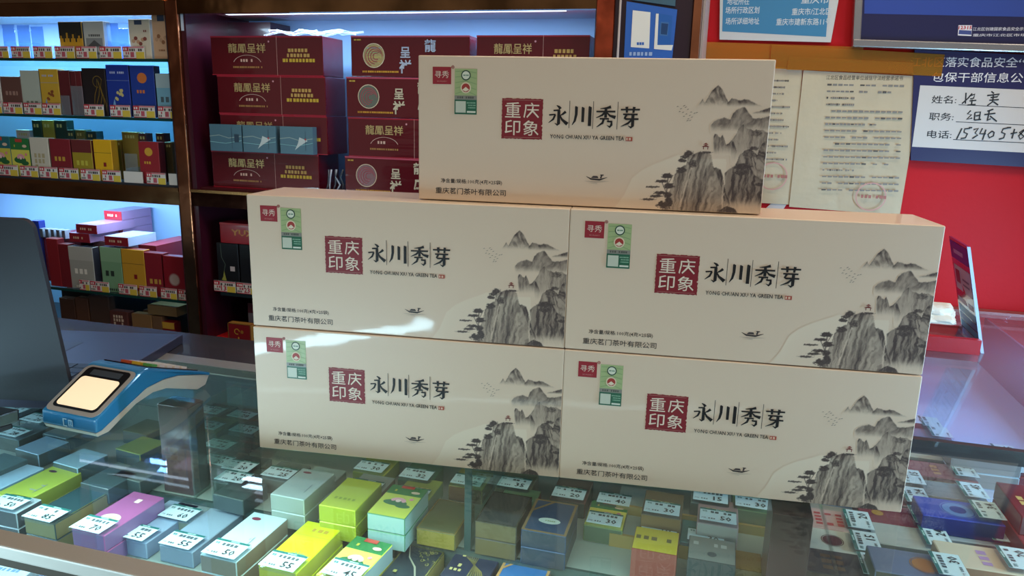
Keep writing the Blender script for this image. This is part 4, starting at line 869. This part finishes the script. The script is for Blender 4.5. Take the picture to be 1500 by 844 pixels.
for i_, (x, y, c) in enumerate([(205, 690, '#4d5a58'), (160, 700, '#41545a'), (215, 625, '#565a44'), (352, 716, '#3f4f4e'), (100, 630, '#55666a')]):
    lying(x, y, TB, 1, .046, .046, (c, '#37464a'), ['dim %s under the glass' % ['grey-green pack left of the brown inner post', 'slate pack before the inner post', 'olive pack behind the payment terminal', 'dark teal pack right of the inner post', 'blue-grey pack hidden by the payment terminal'][i_]], d_plain, ang=-.08)
for i, (x, y, n, c, lb) in enumerate([(1512, 735, 3, '#6a1f2c', 'dark red glossy box at the right picture edge'), (1516, 775, 2, '#8a3a40', 'red and white box at the right picture edge'), (1500, 844, 1, '#b9c9d6', 'pale blue pack in the bottom right corner')]):
    lying(x, y, TS, n, .045, .08, (c, '#5a4a4c'), [lb], d_bars, ang=.0)
lying(1440, 842, TS, 1, .085, .040, ('#bcd0dc', '#8fa5b5'), ['white iridescent pack in front of the pearl pack'], d_plain)
for i, (x, y) in enumerate([(1364, 622), (1378, 637), (1338, 617)]):
    p = uz(x, y, TS+.021); pack((p.x+.012-.05*0, p.y-.0, TS+.0003), (0, 0, math.pi/2), .045, .07, .02, '#77839a', '#5d6478', 'grey-blue pack beyond the joint bar, %s' % ['middle one', 'nearest the bar', 'beside the tea box'][i], d_plain)
    price_card(Vector((p.x-.002, p.y, TS+.0206)), math.pi/2, 'price card on the grey-blue pack beyond the joint bar, %s' % ['middle one', 'nearest the bar', 'beside the tea box'][i], 'price cards in the glass counters', None, w=.038)
# ------------------------------------------------------------------ the tea boxes
BW, BH, BD = .32, .1345, .080
PAPERC = '#e2cfba'
HM = np.array([[5069.748827, 232.57463, -898.548], [43.110572, -5252.251231, 716.136], [-0.275793, -0.312387, 1.0]])
rng = np.random.RandomState(11)
def vnoise(x, y, seed=0):
    g = np.random.RandomState(seed).rand(64, 64)
    xi = np.floor(x).astype(int); yi = np.floor(y).astype(int); fx = x-xi; fy = y-yi
    fx = fx*fx*(3-2*fx); fy = fy*fy*(3-2*fy)
    a = g[yi % 64, xi % 64]; b = g[yi % 64, (xi+1) % 64]; c = g[(yi+1) % 64, xi % 64]; d = g[(yi+1) % 64, (xi+1) % 64]
    return (a*(1-fx)+b*fx)*(1-fy)+(c*(1-fx)+d*fx)*fy
def fbm(x, y, seed=0, o=4):
    s = 0; a = .5
    for i in range(o): s = s+a*vnoise(x*2**i, y*2**i, seed+i); a *= .5
    return s/.94
def ink(cx, cy):
    """ink wash landscape: returns darkness and lightening for picture coordinates"""
    D = np.zeros_like(cx); Lt = np.zeros_like(cx)
    wob = (fbm(cx/28, cy/28, 3)-.5)
    def layer(ridge, base, fade, dark, streak, seed, rough=14, slope=0., edge=.35, x0=None, x1=None, vert=(9, 70), floor=.15):
        nonlocal D
        rx = [p[0] for p in ridge]; ry = [p[1] for p in ridge]
        top = np.interp(cx, rx, ry)+(fbm(cx/rough, cx*0+seed, seed, 4)-.5)*rough*.8
        ins = (cy > top) & (cx > rx[0]) & (cx < rx[-1])
        sx = cx+slope*(cy-top)+wob*22
        st = fbm(sx/vert[0], cy/vert[1], seed+5, 4); fine = fbm(sx/3.2, cy/26, seed+9, 3)
        depth = np.clip((cy-top)/6, 0, 1)
        streak = streak*.62; t = dark*1.08*(1-streak+streak*np.clip((st-.36)*3.2, 0, 1.25))*(.72+.56*fine)
        t = t+edge*np.exp(-(cy-top)/7.0)*(.4+st)
        fd = np.clip(1-(cy-base)/fade, 0, 1); fd = fd*fd*(3-2*fd)
        side = np.clip((cx-rx[0])/8, 0, 1)*np.clip((rx[-1]-cx)/6, 0, 1) if rx[-1] < 820 else np.clip((cx-rx[0])/8, 0, 1)
        al = ins*fd*depth**.5*side
        D = D*(1-al*.96)+al*np.clip(t, floor*.3, 1)
    def blob(x, y, rx_, ry_, k, seed, rag=.9):
        nonlocal D
        r = np.sqrt(((cx-x)/rx_)**2+((cy-y)/ry_)**2)+(fbm(cx/7, cy/5, seed, 3)-.5)*rag
        al = np.clip((1.0-r)*3.5, 0, 1)
        D = D*(1-al)+al*np.clip(k*(.55+.9*fbm(cx/5, cy/4, seed+2, 3)), 0, 1)
    # pale hill of lighter paper on the left
    hill = np.interp(cx, [40, 110, 150, 200, 260, 330, 380, 460], [790, 700, 615, 575, 545, 520, 500, 520])
    Lt = np.clip((cy-hill)/5, 0, 1)*(cx > 40)*(cx < 620)*.8*np.clip(1-(cy-hill)/260, .15, 1)
    layer([(470,262),(484,248),(500,225),(512,242),(545,185),(578,156),(600,178),(618,222),(634,246),(640,250)], 225, 42, .50, .95, 21, 9, slope=-.2, edge=.5, vert=(11, 30))
    layer([(618,250),(645,218),(668,226),(690,232),(705,226),(735,230),(765,246),(806,264)], 238, 30, .50, .5, 31, 10, edge=.35, vert=(16, 30))
    layer([(735,300),(762,290),(800,280),(850,262),(870,262)], 282, 20, .60, .3, 41, 6, edge=.35)
    layer([(538,360),(556,338),(585,322),(612,318),(640,326),(652,296),(680,272),(710,262),(730,290),(752,318),(780,322),(820,312),(870,300)], 345, 52, .46, .55, 51, 12, edge=.25, vert=(24, 34), slope=.35)
    layer([(640,440),(665,400),(680,372),(705,350),(728,372),(760,380),(800,378),(830,392),(870,385)], 440, 110, .46, .75, 61, 16, edge=.25, vert=(13, 90), slope=.12)
    layer([(553,412),(562,400),(572,396),(580,410),(590,414),(600,400),(608,420),(618,450),(632,446),(646,430),(656,436),(668,470),(676,500)], 440, 70, .72, .8, 71, 12, edge=.35, vert=(8, 60))
    layer([(660,560),(690,500),(715,480),(745,474),(775,500),(790,460),(812,436),(870,420)], 590, 90, .62, .9, 81, 18, edge=.4, vert=(10, 50), slope=-.35)
    layer([(608,596),(632,575),(662,560),(690,548),(720,546),(742,566),(760,600),(790,620),(830,628),(870,625)], 690, 110, .78, .85, 91, 15, edge=.45, vert=(9, 90), slope=.1)
    layer([(548,568),(570,562),(592,576),(604,610),(612,660),(622,700),(640,740)], 700, 60, .80, .7, 101, 12, edge=.4, vert=(7, 80))
    layer([(270,800),(300,770),(335,690),(352,640),(362,600),(392,566),(420,548),(428,512),(450,496),(480,488),(520,486),(545,500),(556,560),(575,600),(598,660),(606,720),(618,800)], 800, 80, .58, .95, 111, 14, edge=.35, vert=(13, 150), slope=.22)
    layer([(590,800),(600,766),(625,756),(650,764),(668,772),(685,800)], 800, 30, .85, .8, 121, 12, edge=.3)
    # bright clefts and waterfall veils
    for (xa, ya, xb, yb, w) in [(452,540,388,760,5), (552,505,560,560,8), (610,600,600,770,4)]:
        t = np.clip((cy-ya)/(yb-ya), 0, 1); xc = xa+(xb-xa)*t+wob*10
        al = np.exp(-((cx-xc)/w)**2)*(cy > ya)*(cy < yb)*.75; D = D*(1-al)
    m = np.exp(-(((cx-600)/52)**2+((cy-545)/30)**2)); D = D*(1-.75*m)
    m = np.exp(-(((cx-720)/60)**2+((cy-765)/22)**2)); D = D*(1-.7*m)
    m = np.exp(-(((cx-640)/50)**2+((cy-392)/12)**2)); D = D*(1-.6*m)
    for x, y, a, b, k, s in [(432,494,26,14,.8,1), (400,530,22,10,.8,2), (412,512,20,10,.75,3), (450,545,24,20,.7,4), (395,578,26,16,.78,5), (325,606,30,14,.82,6), (300,632,34,9,.75,7), (250,660,38,6,.7,8), (335,655,28,16,.8,9), (290,690,40,9,.78,10),
                             (232,722,40,6,.72,11), (270,706,36,8,.74,12), (330,700,22,16,.8,13), (300,748,30,18,.85,14), (335,735,22,26,.8,15), (700,560,50,14,.8,16), (735,500,34,20,.62,17), (690,590,34,16,.75,18), (775,395,30,18,.6,19), (640,775,26,12,.9,20), (790,650,30,10,.8,21), (520,490,30,6,.7,22), (760,470,26,10,.7,23)]:
        blob(x, y, a, b, k, 200+s)
    for (xa, ya, xb, yb, w) in [(330,610,322,690,2.5), (322,690,338,770,3.5), (300,640,322,690,1.8), (322,660,350,610,1.6)]:
        t = np.clip((cy-ya)/(yb-ya+1e-6), 0, 1); xc = xa+(xb-xa)*t; al = np.exp(-((cx-xc)/w)**2)*(cy > min(ya, yb))*(cy < max(ya, yb)); D = np.maximum(D, al*.85)
    return np.clip(D, 0, 1), Lt
def painting_mesh():
    x0, x1, y0, y1, st = .182, BW-.0007, .0007, .122, .00052
    nx = int((x1-x0)/st)+1; ny = int((y1-y0)/st)+1
    xs = np.linspace(x0, x1, nx); ys = np.linspace(y0, y1, ny); gx, gy = np.meshgrid(xs, ys)
    den = HM[2,0]*gx+HM[2,1]*gy+1
    cx = (HM[0,0]*gx+HM[0,1]*gy+HM[0,2])/den; cy = (HM[1,0]*gx+HM[1,1]*gy+HM[1,2])/den
    D, Lt = ink(cx, cy)
    base = np.array(lin(PAPERC)[:3]); dark = np.array(lin('#32262c')[:3]); lt = np.array(lin('#ede3cf')[:3])
    D = np.clip(D*1.3, 0, 1); k = (1-(1-D)**1.55)[..., None]*.95
    col = base*(1-Lt[..., None]*.6)+lt*Lt[..., None]*.6
    col = col*(1-k)+dark*k
    border = np.minimum.reduce([np.clip((gx-x0)/.004, 0, 1), np.clip((y1-gy)/.003, 0, 1)])[..., None]
    col = base*(1-border)+col*border
    me = bpy.data.meshes.new('ink_landscape_print')
    v = np.stack([gx.ravel(), np.full(gx.size, -.00012), gy.ravel()], 1)
    i = np.arange(nx*ny).reshape(ny, nx)
    f = np.stack([i[:-1, :-1].ravel(), i[:-1, 1:].ravel(), i[1:, 1:].ravel(), i[1:, :-1].ravel()], 1)
    me.vertices.add(len(v)); me.vertices.foreach_set('co', v.ravel())
    use = ((k[..., 0] > .004) | (Lt > .004)) & (border[..., 0] > .02); use = use.ravel(); f = f[use[f].any(1)]
    me.loops.add(f.size); me.loops.foreach_set('vertex_index', f.ravel())
    me.polygons.add(len(f)); me.polygons.foreach_set('loop_start', np.arange(0, f.size, 4)); me.polygons.foreach_set('loop_total', np.full(len(f), 4))
    me.update(calc_edges=True)
    at = me.color_attributes.new('ink', 'FLOAT_COLOR', 'POINT'); at.data.foreach_set('color', np.concatenate([col.reshape(-1, 3), np.ones((nx*ny, 1))], 1).astype(np.float32).ravel())
    return me
def box_mat(attr=False):
    m = mat(PAPERC, .42, 0, .35, bump=.10, bscale=9, coatbump=True).copy(); m.name = 'tea_box_paper' + ('_print' if attr else '')
    n = m.node_tree.nodes; p = n['Principled BSDF']; p.inputs['Coat Roughness'].default_value = .05
    if attr:
        a = n.new('ShaderNodeVertexColor'); a.layer_name = 'ink'; m.node_tree.links.new(a.outputs[0], p.inputs['Base Color'])
    return m
BM, BMP = box_mat(), box_mat(True)
pm = painting_mesh(); pm.materials.append(BMP)
def glyph(a, ch, x, y, s):
    G = {'永': [([(42,97),(54,90),(61,80)], [3,9,13]), ([(27,72),(52,74),(57,71)], [6,7,11]), ([(54,74),(54,40),(54,10),(48,3),(34,12)], [12,12,13,8,1]), ([(6,50),(30,53),(37,51)], [6,6,9]), ([(36,52),(27,30),(4,12)], [8,8,2]), ([(88,68),(74,56),(58,47)], [11,8,2]), ([(56,56),(70,30),(98,8)], [3,9,15])],
         '川': [([(16,95),(21,90),(21,55),(15,25),(2,4)], [3,12,11,9,2]), ([(48,92),(54,87),(54,20)], [3,12,11]), ([(82,96),(88,91),(88,2)], [3,13,13])],
         '秀': [([(74,96),(55,90),(22,86)], [12,8,2]), ([(4,72),(96,74)], [6,7]), ([(50,90),(50,44)], [11,11]), ([(48,72),(34,56),(4,42)], [9,8,2]), ([(52,72),(70,54),(98,46)], [4,8,14]), ([(22,38),(66,39),(60,24)], [6,7,8]), ([(60,26),(80,26),(80,10),(72,0),(58,8)], [6,10,10,8,1]), ([(42,38),(36,18),(8,-2)], [9,9,2])],
         '芽': [([(4,84),(96,86)], [6,7]), ([(32,98),(34,70)], [11,8]), ([(68,98),(65,70)], [11,8]), ([(16,62),(86,63)], [6,7]), ([(34,62),(24,42),(30,40),(92,41)], [9,7,7,7]), ([(64,62),(64,8),(57,0),(42,9)], [12,12,8,1]), ([(62,40),(42,20),(8,4)], [8,8,2])]}[ch]
    for pts, w in G:
        a.line([(x+px/100*s, y+py/100*s) for px, py in pts], [q*1.22/100*s for q in w], '#17161a')
def front_art():
    K = .001; out = {}
    def new(nm): out[nm] = Art(.00010); return out[nm]
    a = new('logo_print')
    a.rect(14*K, 108.5*K, 31.8*K, 124*K, '#9c2433'); a.text('寻秀', 22.9*K, 117.2*K, 13.6*K, 6.4*K, '#eadccd', .0); a.text('XUNXIU', 22.9*K, 111*K, 9.5*K, 1.3*K, '#c98e88'); a.ring(33.4*K, 124*K, 1.5*K, .5*K, '#8f2430', n=12); a.disc(33.4*K, 124*K, .6*K, '#8f2430', n=6)
    a = new('green_sticker')
    a.rect(35.2*K, 81.5*K, 56.6*K, 122.6*K, '#2d6e55', rough=.3); a.rect(35.2*K, 98.5*K, 56.6*K, 122.6*K, '#a9bf8a', rough=.3); a.rect(35.2*K, 94.8*K, 56.6*K, 98.6*K, '#8d8f88', rough=.3)
    for i in range(5): a.line([(36*K, (100+5*i)*K), (46*K, (103+4.4*i)*K), (56*K, (99+5*i)*K)], .0007, '#8fae7c')
    a.disc(46*K, 116.8*K, 4.6*K, '#244a3c'); a.disc(46*K, 116.8*K, 3.6*K, '#dfe6d6'); a.bars(43.6*K, 48.6*K, 116.8*K, .0012, '#48806c', 2, 1)
    a.disc(46*K, 105.6*K, 5.0*K, '#e3d9bd'); a.disc(46*K, 105.6*K, 3.9*K, '#a83a34'); a.poly([(42.6*K, 103.6*K), (46*K, 106.4*K), (49.2*K, 103.8*K), (46*K, 102.2*K)], '#e9dfc9'); a.bars(38*K, 54*K, 96.8*K, .0018, '#5a5f58', 3)
    a.rect(36.4*K, 83*K, 46.2*K, 93.4*K, '#c9d3c4', rough=.3)
    for i in range(3): a.bars(47.2*K, 55.6*K, (92-2.2*i)*K, .0011, '#8fc0a6', i)
    a.rect(47.4*K, 83*K, 55.6*K, 84.6*K, '#dfe8dc')
    a = new('seal_print')
    r = random.Random(4); P = []
    for (xa, ya), (xb, yb) in [((80.6,60.5),(118.9,60.5)), ((118.9,60.5),(118.9,97)), ((118.9,97),(80.6,97)), ((80.6,97),(80.6,60.5))]:
        for i in range(26):
            t = i/26; P.append(((xa+(xb-xa)*t+r.uniform(-.35, .35)-(.9 if r.random() < .06 and xa == xb == 118.9 else 0))*K, (ya+(yb-ya)*t+r.uniform(-.35, .35))*K))
    a.poly(P, '#861f2c'); a.line([(83*K, 61.8*K), (117*K, 62*K)], .0003, '#b98a80'); a.line([(82*K, 95.6*K), (117*K, 95.6*K)], .0003, '#b98a80')
    for ch, x, y in [('重', 91, 86.6), ('庆', 108.3, 86.6), ('印', 91, 70.6), ('象', 108.3, 70.6)]: a.text(ch, x*K, y*K, 14.6*K, 13.8*K, '#ecdfce', .004)
    a = new('title_print')
    for ch, x in [('永', 123.8), ('川', 145.9), ('秀', 167.3), ('芽', 189.2)]: glyph(a, ch, x*K, 73.6*K, 18.6*K)
    for x in (143.6, 165.2, 187.3): a.line([(x*K, 71.5*K), (x*K, 96*K)], .0005, '#3a3432')
    a.text('YONG CHUAN XIU YA GREEN TEA', 160.4*K, 63.7*K, 68*K, 3.7*K, '#1d1c20', .012); a.rect(195.8*K, 61.6*K, 201.8*K, 65.2*K, '#b04a3c'); a.bars(196.3*K, 201.4*K, 63.4*K, .0021, '#e3c3ac', 1, 1)
    a = new('small_lettering')
    a.text('净含量/规格:100克(4克×25袋)', 52.3*K, 18.7*K, 60*K, 4.9*K, '#3b3635', .008); a.text('重庆茗门茶叶有限公司', 51.6*K, 9.4*K, 69*K, 6.0*K, '#3b3635', .008)
    a = new('boat_and_birds_print')
    a.line([(161.5*K, 28.4*K), (166*K, 26*K), (174*K, 25.6*K), (181*K, 28*K)], [.0002, .0014, .0016, .0003], '#3a3334'); a.poly([(166*K, 27*K), (168*K, 29*K), (172*K, 29*K), (173*K, 27*K)], '#4a4243'); a.line([(175*K, 27*K), (176*K, 30.2*K)], .0014, '#4a4243'); a.line([(174.5*K, 30*K), (177.6*K, 30*K)], .0009, '#3a3334')
    a.line([(160*K, 24*K), (170*K, 23.4*K), (183*K, 24.6*K)], [.0001, .0007, .0001], '#aaa095'); a.line([(163*K, 22.4*K), (172*K, 22*K)], [.0001, .0004], '#b5ab9e')
    for x, y in [(240,93),(243,91),(245.5,93.6),(247,92.4),(242,88.6),(245,88),(249,90.6),(252,88.4),(248,86.6),(251,85.4),(255,87.4),(257,88),(246,84.6),(250,82.6),(253,84),(249.4,80.8),(251.6,81)]:
        a.line([((x-.9)*K, (y-.3)*K), (x*K, (y+.3)*K), ((x+1)*K, (y+.1+.5*(x % 2))*K)], [.0001, .0005, .0001], '#5b5350')
    # small red pavilion
    a.poly([(263.4*K, 58.6*K), (267*K, 60.4*K), (270.4*K, 58.6*K)], '#7a3a34'); a.poly([(264.6*K, 60.6*K), (267*K, 62.2*K), (269.3*K, 60.6*K)], '#8a423a'); a.rect(264.8*K, 56.4*K, 265.5*K, 58.8*K, '#7a3a34'); a.rect(268.6*K, 56.4*K, 269.3*K, 58.8*K, '#7a3a34')
    return out
pa = front_art()
def tea_mesh():
    q = MB(); q.box((0, 0, .0003), (BW, BD, BH-.0003), BM); me = q.build('box_body', bevel=.0013, seg=3).data
    for o in [k for k in C.objects if k.data == me]: bpy.data.objects.remove(o)
    return me
tm = tea_mesh(); art_me = {}
TEA = [(-.4500, .6388, .1070, 1, 'cream tea gift box, upper box of the left column, carrying the top box'), (-.1316, .6729, .1074, 1, 'cream tea gift box, upper box of the right column, nearest the red wall'),
       (-.4495, .6370, .1090, 0, 'cream tea gift box, lower left one on the glass, near the terminal'), (-.1313, .6718, .1076, 0, 'cream tea gift box, lower right one on the glass'), (-.2825, .6755, .0957, 2, 'cream tea gift box on the very top, straddling the two columns')]
for x, y, a_, lvl, lb in TEA:
    r = tag(empty('tea_gift_box', (x, y, .0004+lvl*(BH+.0004)), (0, 0, a_)), lb, 'gift box', 'cream tea gift boxes with ink landscape')
    o = bpy.data.objects.new('box_body', tm); C.objects.link(o); o.parent = r
    o = bpy.data.objects.new('ink_landscape_print', pm); C.objects.link(o); o.parent = r
    for nm, ar in pa.items():
        if nm not in art_me: art_me[nm] = ar.build(r, Matrix.Translation((0, -.00012, 0)) @ RX, nm).data
        else: o = bpy.data.objects.new(nm, art_me[nm]); C.objects.link(o); o.parent = r


# ------------------------------------------------------------------ laptop
def laptop():
    H = uz(108, 590, .012); F_ = uz(268, 492, .012); d = (F_-H); L = d.length; d.normalize(); ang = math.atan2(d.y, d.x)-math.pi/2
    r = tag(empty('laptop', (H.x, H.y, .0004), (0, 0, ang)), 'dark grey laptop seen from behind its lid at the left edge', 'laptop')
    Wd = .36; GR = mat('#30343d', .6, .1, bump=.02, bscale=200)
    box_part(r, 'base', (-Wd, .004, 0), (0, L, .014), mat('#4a4d63', .35, .5), bevel=.002)
    q = MB(); th = math.radians(99); c, s = math.cos(th), math.sin(th); Hh = .222; rr = .012
    def pl(x, h, t): return (x, c*h-s*t*-1*-1, .012+s*h+c*t*-1*-1)
    out = [(-Wd, 0), (0, 0)] + [(-rr+rr*math.cos(u), Hh-rr+rr*math.sin(u)) for u in [math.radians(15*k) for k in range(7)]] + [(-Wd+rr+rr*math.cos(u), Hh-rr+rr*math.sin(u)) for u in [math.radians(90+15*k) for k in range(7)]]
    n = len(out); n3 = Vector((0, -s, c))
    A = [Vector((x, c*h, .012+s*h)) for x, h in out]; B = [p+n3*-.0 + Vector((0, s*.006, -c*.006)) for p in A]
    q.add(A+B, [tuple(range(n)), tuple(range(n, 2*n))[::-1]] + [(i, (i+1) % n, n+(i+1) % n, n+i) for i in range(n)], GR); q.build('lid', r)
    q = MB(); q.add([p+Vector((0, s*.0003, 0)) for p in [B[0]+Vector((.006, 0, 0))+Vector((0, c*.01, s*.01)), B[1]+Vector((-.006, 0, 0))+Vector((0, c*.01, s*.01)), Vector((-.006, c*(Hh-.006)+s*.006, .012+s*(Hh-.006)-c*.006)), Vector((-Wd+.006, c*(Hh-.006)+s*.006, .012+s*(Hh-.006)-c*.006))]], [(0,1,2,3)], mat('#1a2230', .2)); q.build('screen', r)
    box_part(r, 'keyboard_well', (-.335, .030, .0138), (-.022, .125, .0143), mat('#23252f', .5))
    for i in range(5):
        for j in range(14):
            x1 = -.026-.0220*j; y0 = .034+.018*i
            box_part(r, 'key', (x1-.0198, y0, .0143), (x1, y0+.0158, .0156), mat('#1b1d26', .45))
    box_part(r, 'touchpad', (-.24, .14, .0139), (-.12, .215, .0142), mat('#3f4256', .3, .4))
laptop()

# ------------------------------------------------------------------ payment terminal
def terminal():
    th = math.radians(86.4); r = tag(empty('payment_terminal', (-.627, .603, .0004), (0, 0, th-math.pi/2)), 'blue and white hand-held payment terminal with a lit blank screen', 'payment terminal')
    Wd = .078; BL = mat('#1f7ab0', .35, 0, .3); WH = mat('#c9c2b8', .35, 0, .3)
    top = [(-.001, .0205), (.0640, .0535), (.0700, .0550), (.0790, .0540), (.1650, .0215), (.1746, .0165)]
    def hull(name, prof, mt, bev):
        q = MB(); q.prism(prof, 0, -Wd, 0, mt); return q.build(name, r, bevel=bev, seg=2)
    lowb = [(.1746, .0148), (.1217, .0308), (.0979, .0336), (.0716, .0316), (.0358, .0173), (.0069, .0054), (-.002, .0050)]
    q = MB(); q.prism(top+lowb, 0, -Wd, 0, BL); q.build('blue_shell', r, bevel=.0025)
    whp = [(-.001, .0050), (.0069, .0052), (.0358, .0171), (.0716, .0314), (.0979, .0334), (.1217, .0306), (.1740, .0146), (.1662, .0035), (.1514, .0018), (.1288, .0105), (.102, .0208), (.081, .0230), (.0552, .0182), (.035, .0094), (.0153, .0003), (.001, .0002)]
    q = MB(); q.prism(whp, 0, -Wd+.0012, -.0012, WH); q.build('white_underside', r, bevel=.0008)
    # sloping screen face: local frame u across, v up the slope
    sl = math.atan2(.0535-.0205, .065); ln = math.hypot(.033, .065)
    fr = Matrix.Translation((-Wd/2, -.001, .0205)) @ Matrix.Rotation(sl, 4, 'X')
    def rr(w, h0, h1, rad, z, n=5):
        P = []
        for cx, cy, a0 in [(w/2-rad, h0+rad, -90), (w/2-rad, h1-rad, 0), (-w/2+rad, h1-rad, 90), (-w/2+rad, h0+rad, 180)]:
            for k in range(n): u = math.radians(a0+90*k/(n-1)); P.append((cx+rad*math.cos(u), cy+rad*math.sin(u)))
        return P
    def plate(name, w, h0, h1, rad, z0, z1, mt):
        P = rr(w, h0, h1, rad, 0); q = MB(); q.prism(P, 2, z0, z1, mt); q.v = [tuple(fr @ Vector(v)) for v in q.v]; return q.build(name, r)
    plate('silver_rim', Wd-.003, .0018, ln-.001, .008, -.002, .0006, mat('#b9b6b2', .3, .4))
    plate('bezel', Wd-.014, .0075, ln-.004, .006, -.001, .0012, mat('#16181c', .15, 0, .6))
    plate('screen', Wd-.021, .0105, ln-.019, .005, 0, .0016, mat('#f3dcb8', .3, emit=.6))
    plate('status_window', Wd-.034, ln-.0155, ln-.0075, .001, 0, .0016, mat('#3d434a', .15))
    # keypad on the handle
    s2 = math.atan2(.0215-.0540, .086); f2 = Matrix.Translation((-Wd/2, .079, .0543)) @ Matrix.Rotation(s2, 4, 'X')
    q = MB(); q.prism([(-Wd/2+.006, .002), (Wd/2-.006, .002), (Wd/2-.006, .086), (-Wd/2+.006, .086)], 2, -.001, .0010, mat('#2b1a22', .12, 0, .6)); q.v = [tuple(f2 @ Vector(v)) for v in q.v]; q.build('key_plate', r)
    cols = ['#e9e2d6']*12+['#d2603a', '#e0c040', '#5fae5a']
    for i in range(5):
        for j in range(3):
            q = MB(); x = -.024+.017*j; y = .018+.0125*(4-i)
            q.box((x, y, .001), (x+.0135, y+.0085, .0032), mat(cols[i*3+j] if i < 4 else cols[12+j], .4)); q.v = [tuple(f2 @ Vector(v)) for v in q.v]; q.build('key', r)
    # small emblem on the front face
    f3 = Matrix.Translation((-Wd/2-.004, -.0032, .0122)) @ RX
    a = Art(); a.line([(.004, .0040), (-.001, .0040), (-.001, -.0040), (.004, -.0040)], .0013, '#b9dcea'); a.rect(.006, -.004, .0125, .004, '#9fcbe0'); a.rect(.0072, -.0018, .0088, .0026, '#1f7ab0'); a.rect(.0098, -.0018, .0114, .0026, '#1f7ab0'); a.rect(.0072, -.0032, .0114, -.0024, '#1f7ab0')
    a.build(r, f3)
terminal()
def stand():
    p = uz(0, 650, 0); r = tag(empty('scanner_stand', (p.x-.006, p.y, .0004), (0, 0, -.2)), 'black scanner stand cut by the left edge of the picture', 'stand')
    q = MB(); q.tube([(-.03, 0, .002), (-.01, 0, .012), (.012, 0, .028)], .006, mat('#0c0d10', .35), 8); q.build('arm', r, smooth=True)
    q = MB(); q.prism([(-.05, .018), (.028, .026), (.030, .040), (-.05, .030)], 1, -.012, .012, mat('#101115', .3, 0, .4)); q.build('head', r, bevel=.002)
    box_part(r, 'foot', (-.07, -.03, 0), (-.02, .03, .006), mat('#101115', .4), bevel=.002)
stand()

# ------------------------------------------------------------------ sign stand and paper at the back right
def standee():
    b0 = uz(1437, 518, 0); b1 = Vector((b0.x+.004, b0.y+.115, 0)); t0 = uy(1417, 362, b0.y+.004); t1 = uy(1390, 346, b1.y)
    r = tag(empty('sign_stand', (b0.x, b0.y, .0004)), 'slim blue and white acrylic sign stand behind the right tea boxes', 'sign stand')
    P = [Vector((0, 0, 0)), b1-b0, t1-b0, t0-b0]; 
    q = MB(); off = Vector((.004, 0, 0)); q.add(P+[p+off for p in P], [(0,1,2,3), (4,5,6,7), (0,1,5,4), (1,2,6,5), (2,3,7,6), (3,0,4,7)], mat('#24388c', .15, 0, .7)); q.build('panel', r)
    q = MB(); q.add([P[0]+Vector((.0042, -.0006, 0)), P[0]+Vector((-.0006, -.0006, 0)), P[3]+Vector((-.0006, -.0006, 0)), P[3]+Vector((.0042, -.0006, 0))], [(0,1,2,3)], mat('#9fb3c9', .3)); q.build('clear_edge', r)
    # print on the panel's left face
    u = (P[1]-P[0]); v = (P[3]-P[0]); nrm = u.cross(v).normalized(); nrm = nrm if nrm.x < 0 else -nrm
    q = MB()
    def pr(u0, v0, u1, v1, col, k=1):
        f = lambda a, b: (P[0]*(1-a)+P[1]*a)*(1-b)+(P[3]*(1-a)+P[2]*a)*b+nrm*.0004*k
        q.add([f(u0, v0), f(u1, v0), f(u1, v1), f(u0, v1)], [(0,1,2,3)], mat(col, .4))
    pr(.02, .80, .98, .97, '#4a2f96', 1); pr(.05, .50, .9, .74, '#c3c6da', 1); pr(.62, .57, .85, .70, '#8a2f5a', 2); pr(.1, .37, .9, .42, '#b9c3e0', 1); pr(.15, .62, .5, .64, '#5a6490', 2); pr(.15, .57, .5, .59, '#5a6490', 2); pr(.3, .86, .8, .90, '#b5a8d8', 2)
    for k in range(4): pr(.04, .03+.08*k, .94, .10+.08*k, '#57b4e4' if k % 2 else '#3f8fd6', 1)
    q.build('panel_print', r)
    # red base tray
    c0 = uz(1350, 513, 0); c1 = uz(1434, 517, 0)
    r2 = tag(empty('red_tray', (c0.x, c0.y, .0004)), 'red tray box with clear lid below the blue sign stand', 'tray')
    box_part(r2, 'body', (-.10, 0, 0), (c1.x-c0.x-.004, .012, .024), mat('#a01c26', .3, 0, .4)); box_part(r2, 'floor_board', (-.10, .012, 0), (c1.x-c0.x-.004, .10, .006), mat('#8a1c24', .4))
    box_part(r2, 'clear_lid', (-.10, .012, .018), (c1.x-c0.x-.006, .10, .022), ACRYL); box_part(r2, 'dark_clip', (.0, .02, .006), (.03, .04, .014), mat('#15243c', .3)); box_part(r2, 'side_wall', (-.10, .10, 0), (c1.x-c0.x-.004, .104, .020), mat('#a01c26', .3))
    # crumpled paper
    p = uz(1396, 482, 0); bm = bmesh.new(); bmesh.ops.create_icosphere(bm, subdivisions=4, radius=1)
    from mathutils import noise
    for v in bm.verts:
        k = 1+.35*noise.noise(v.co*1.6)+.12*noise.noise(v.co*5); f_ = v.co*k; v.co = Vector((f_.x*.060, f_.y*.040, max(-.0, (f_.z+.35)*.026)))
    me = bpy.data.meshes.new('crumpled_paper'); bm.to_mesh(me); bm.free(); me.materials.append(mat('#d5cdbd', .7, bump=.3, bscale=30)); o = bpy.data.objects.new('crumpled_paper', me); C.objects.link(o); o.location = (p.x-.035, p.y+.05, .0008)
    tag(o, 'crumpled white paper lying behind the red tray', 'paper')
standee()
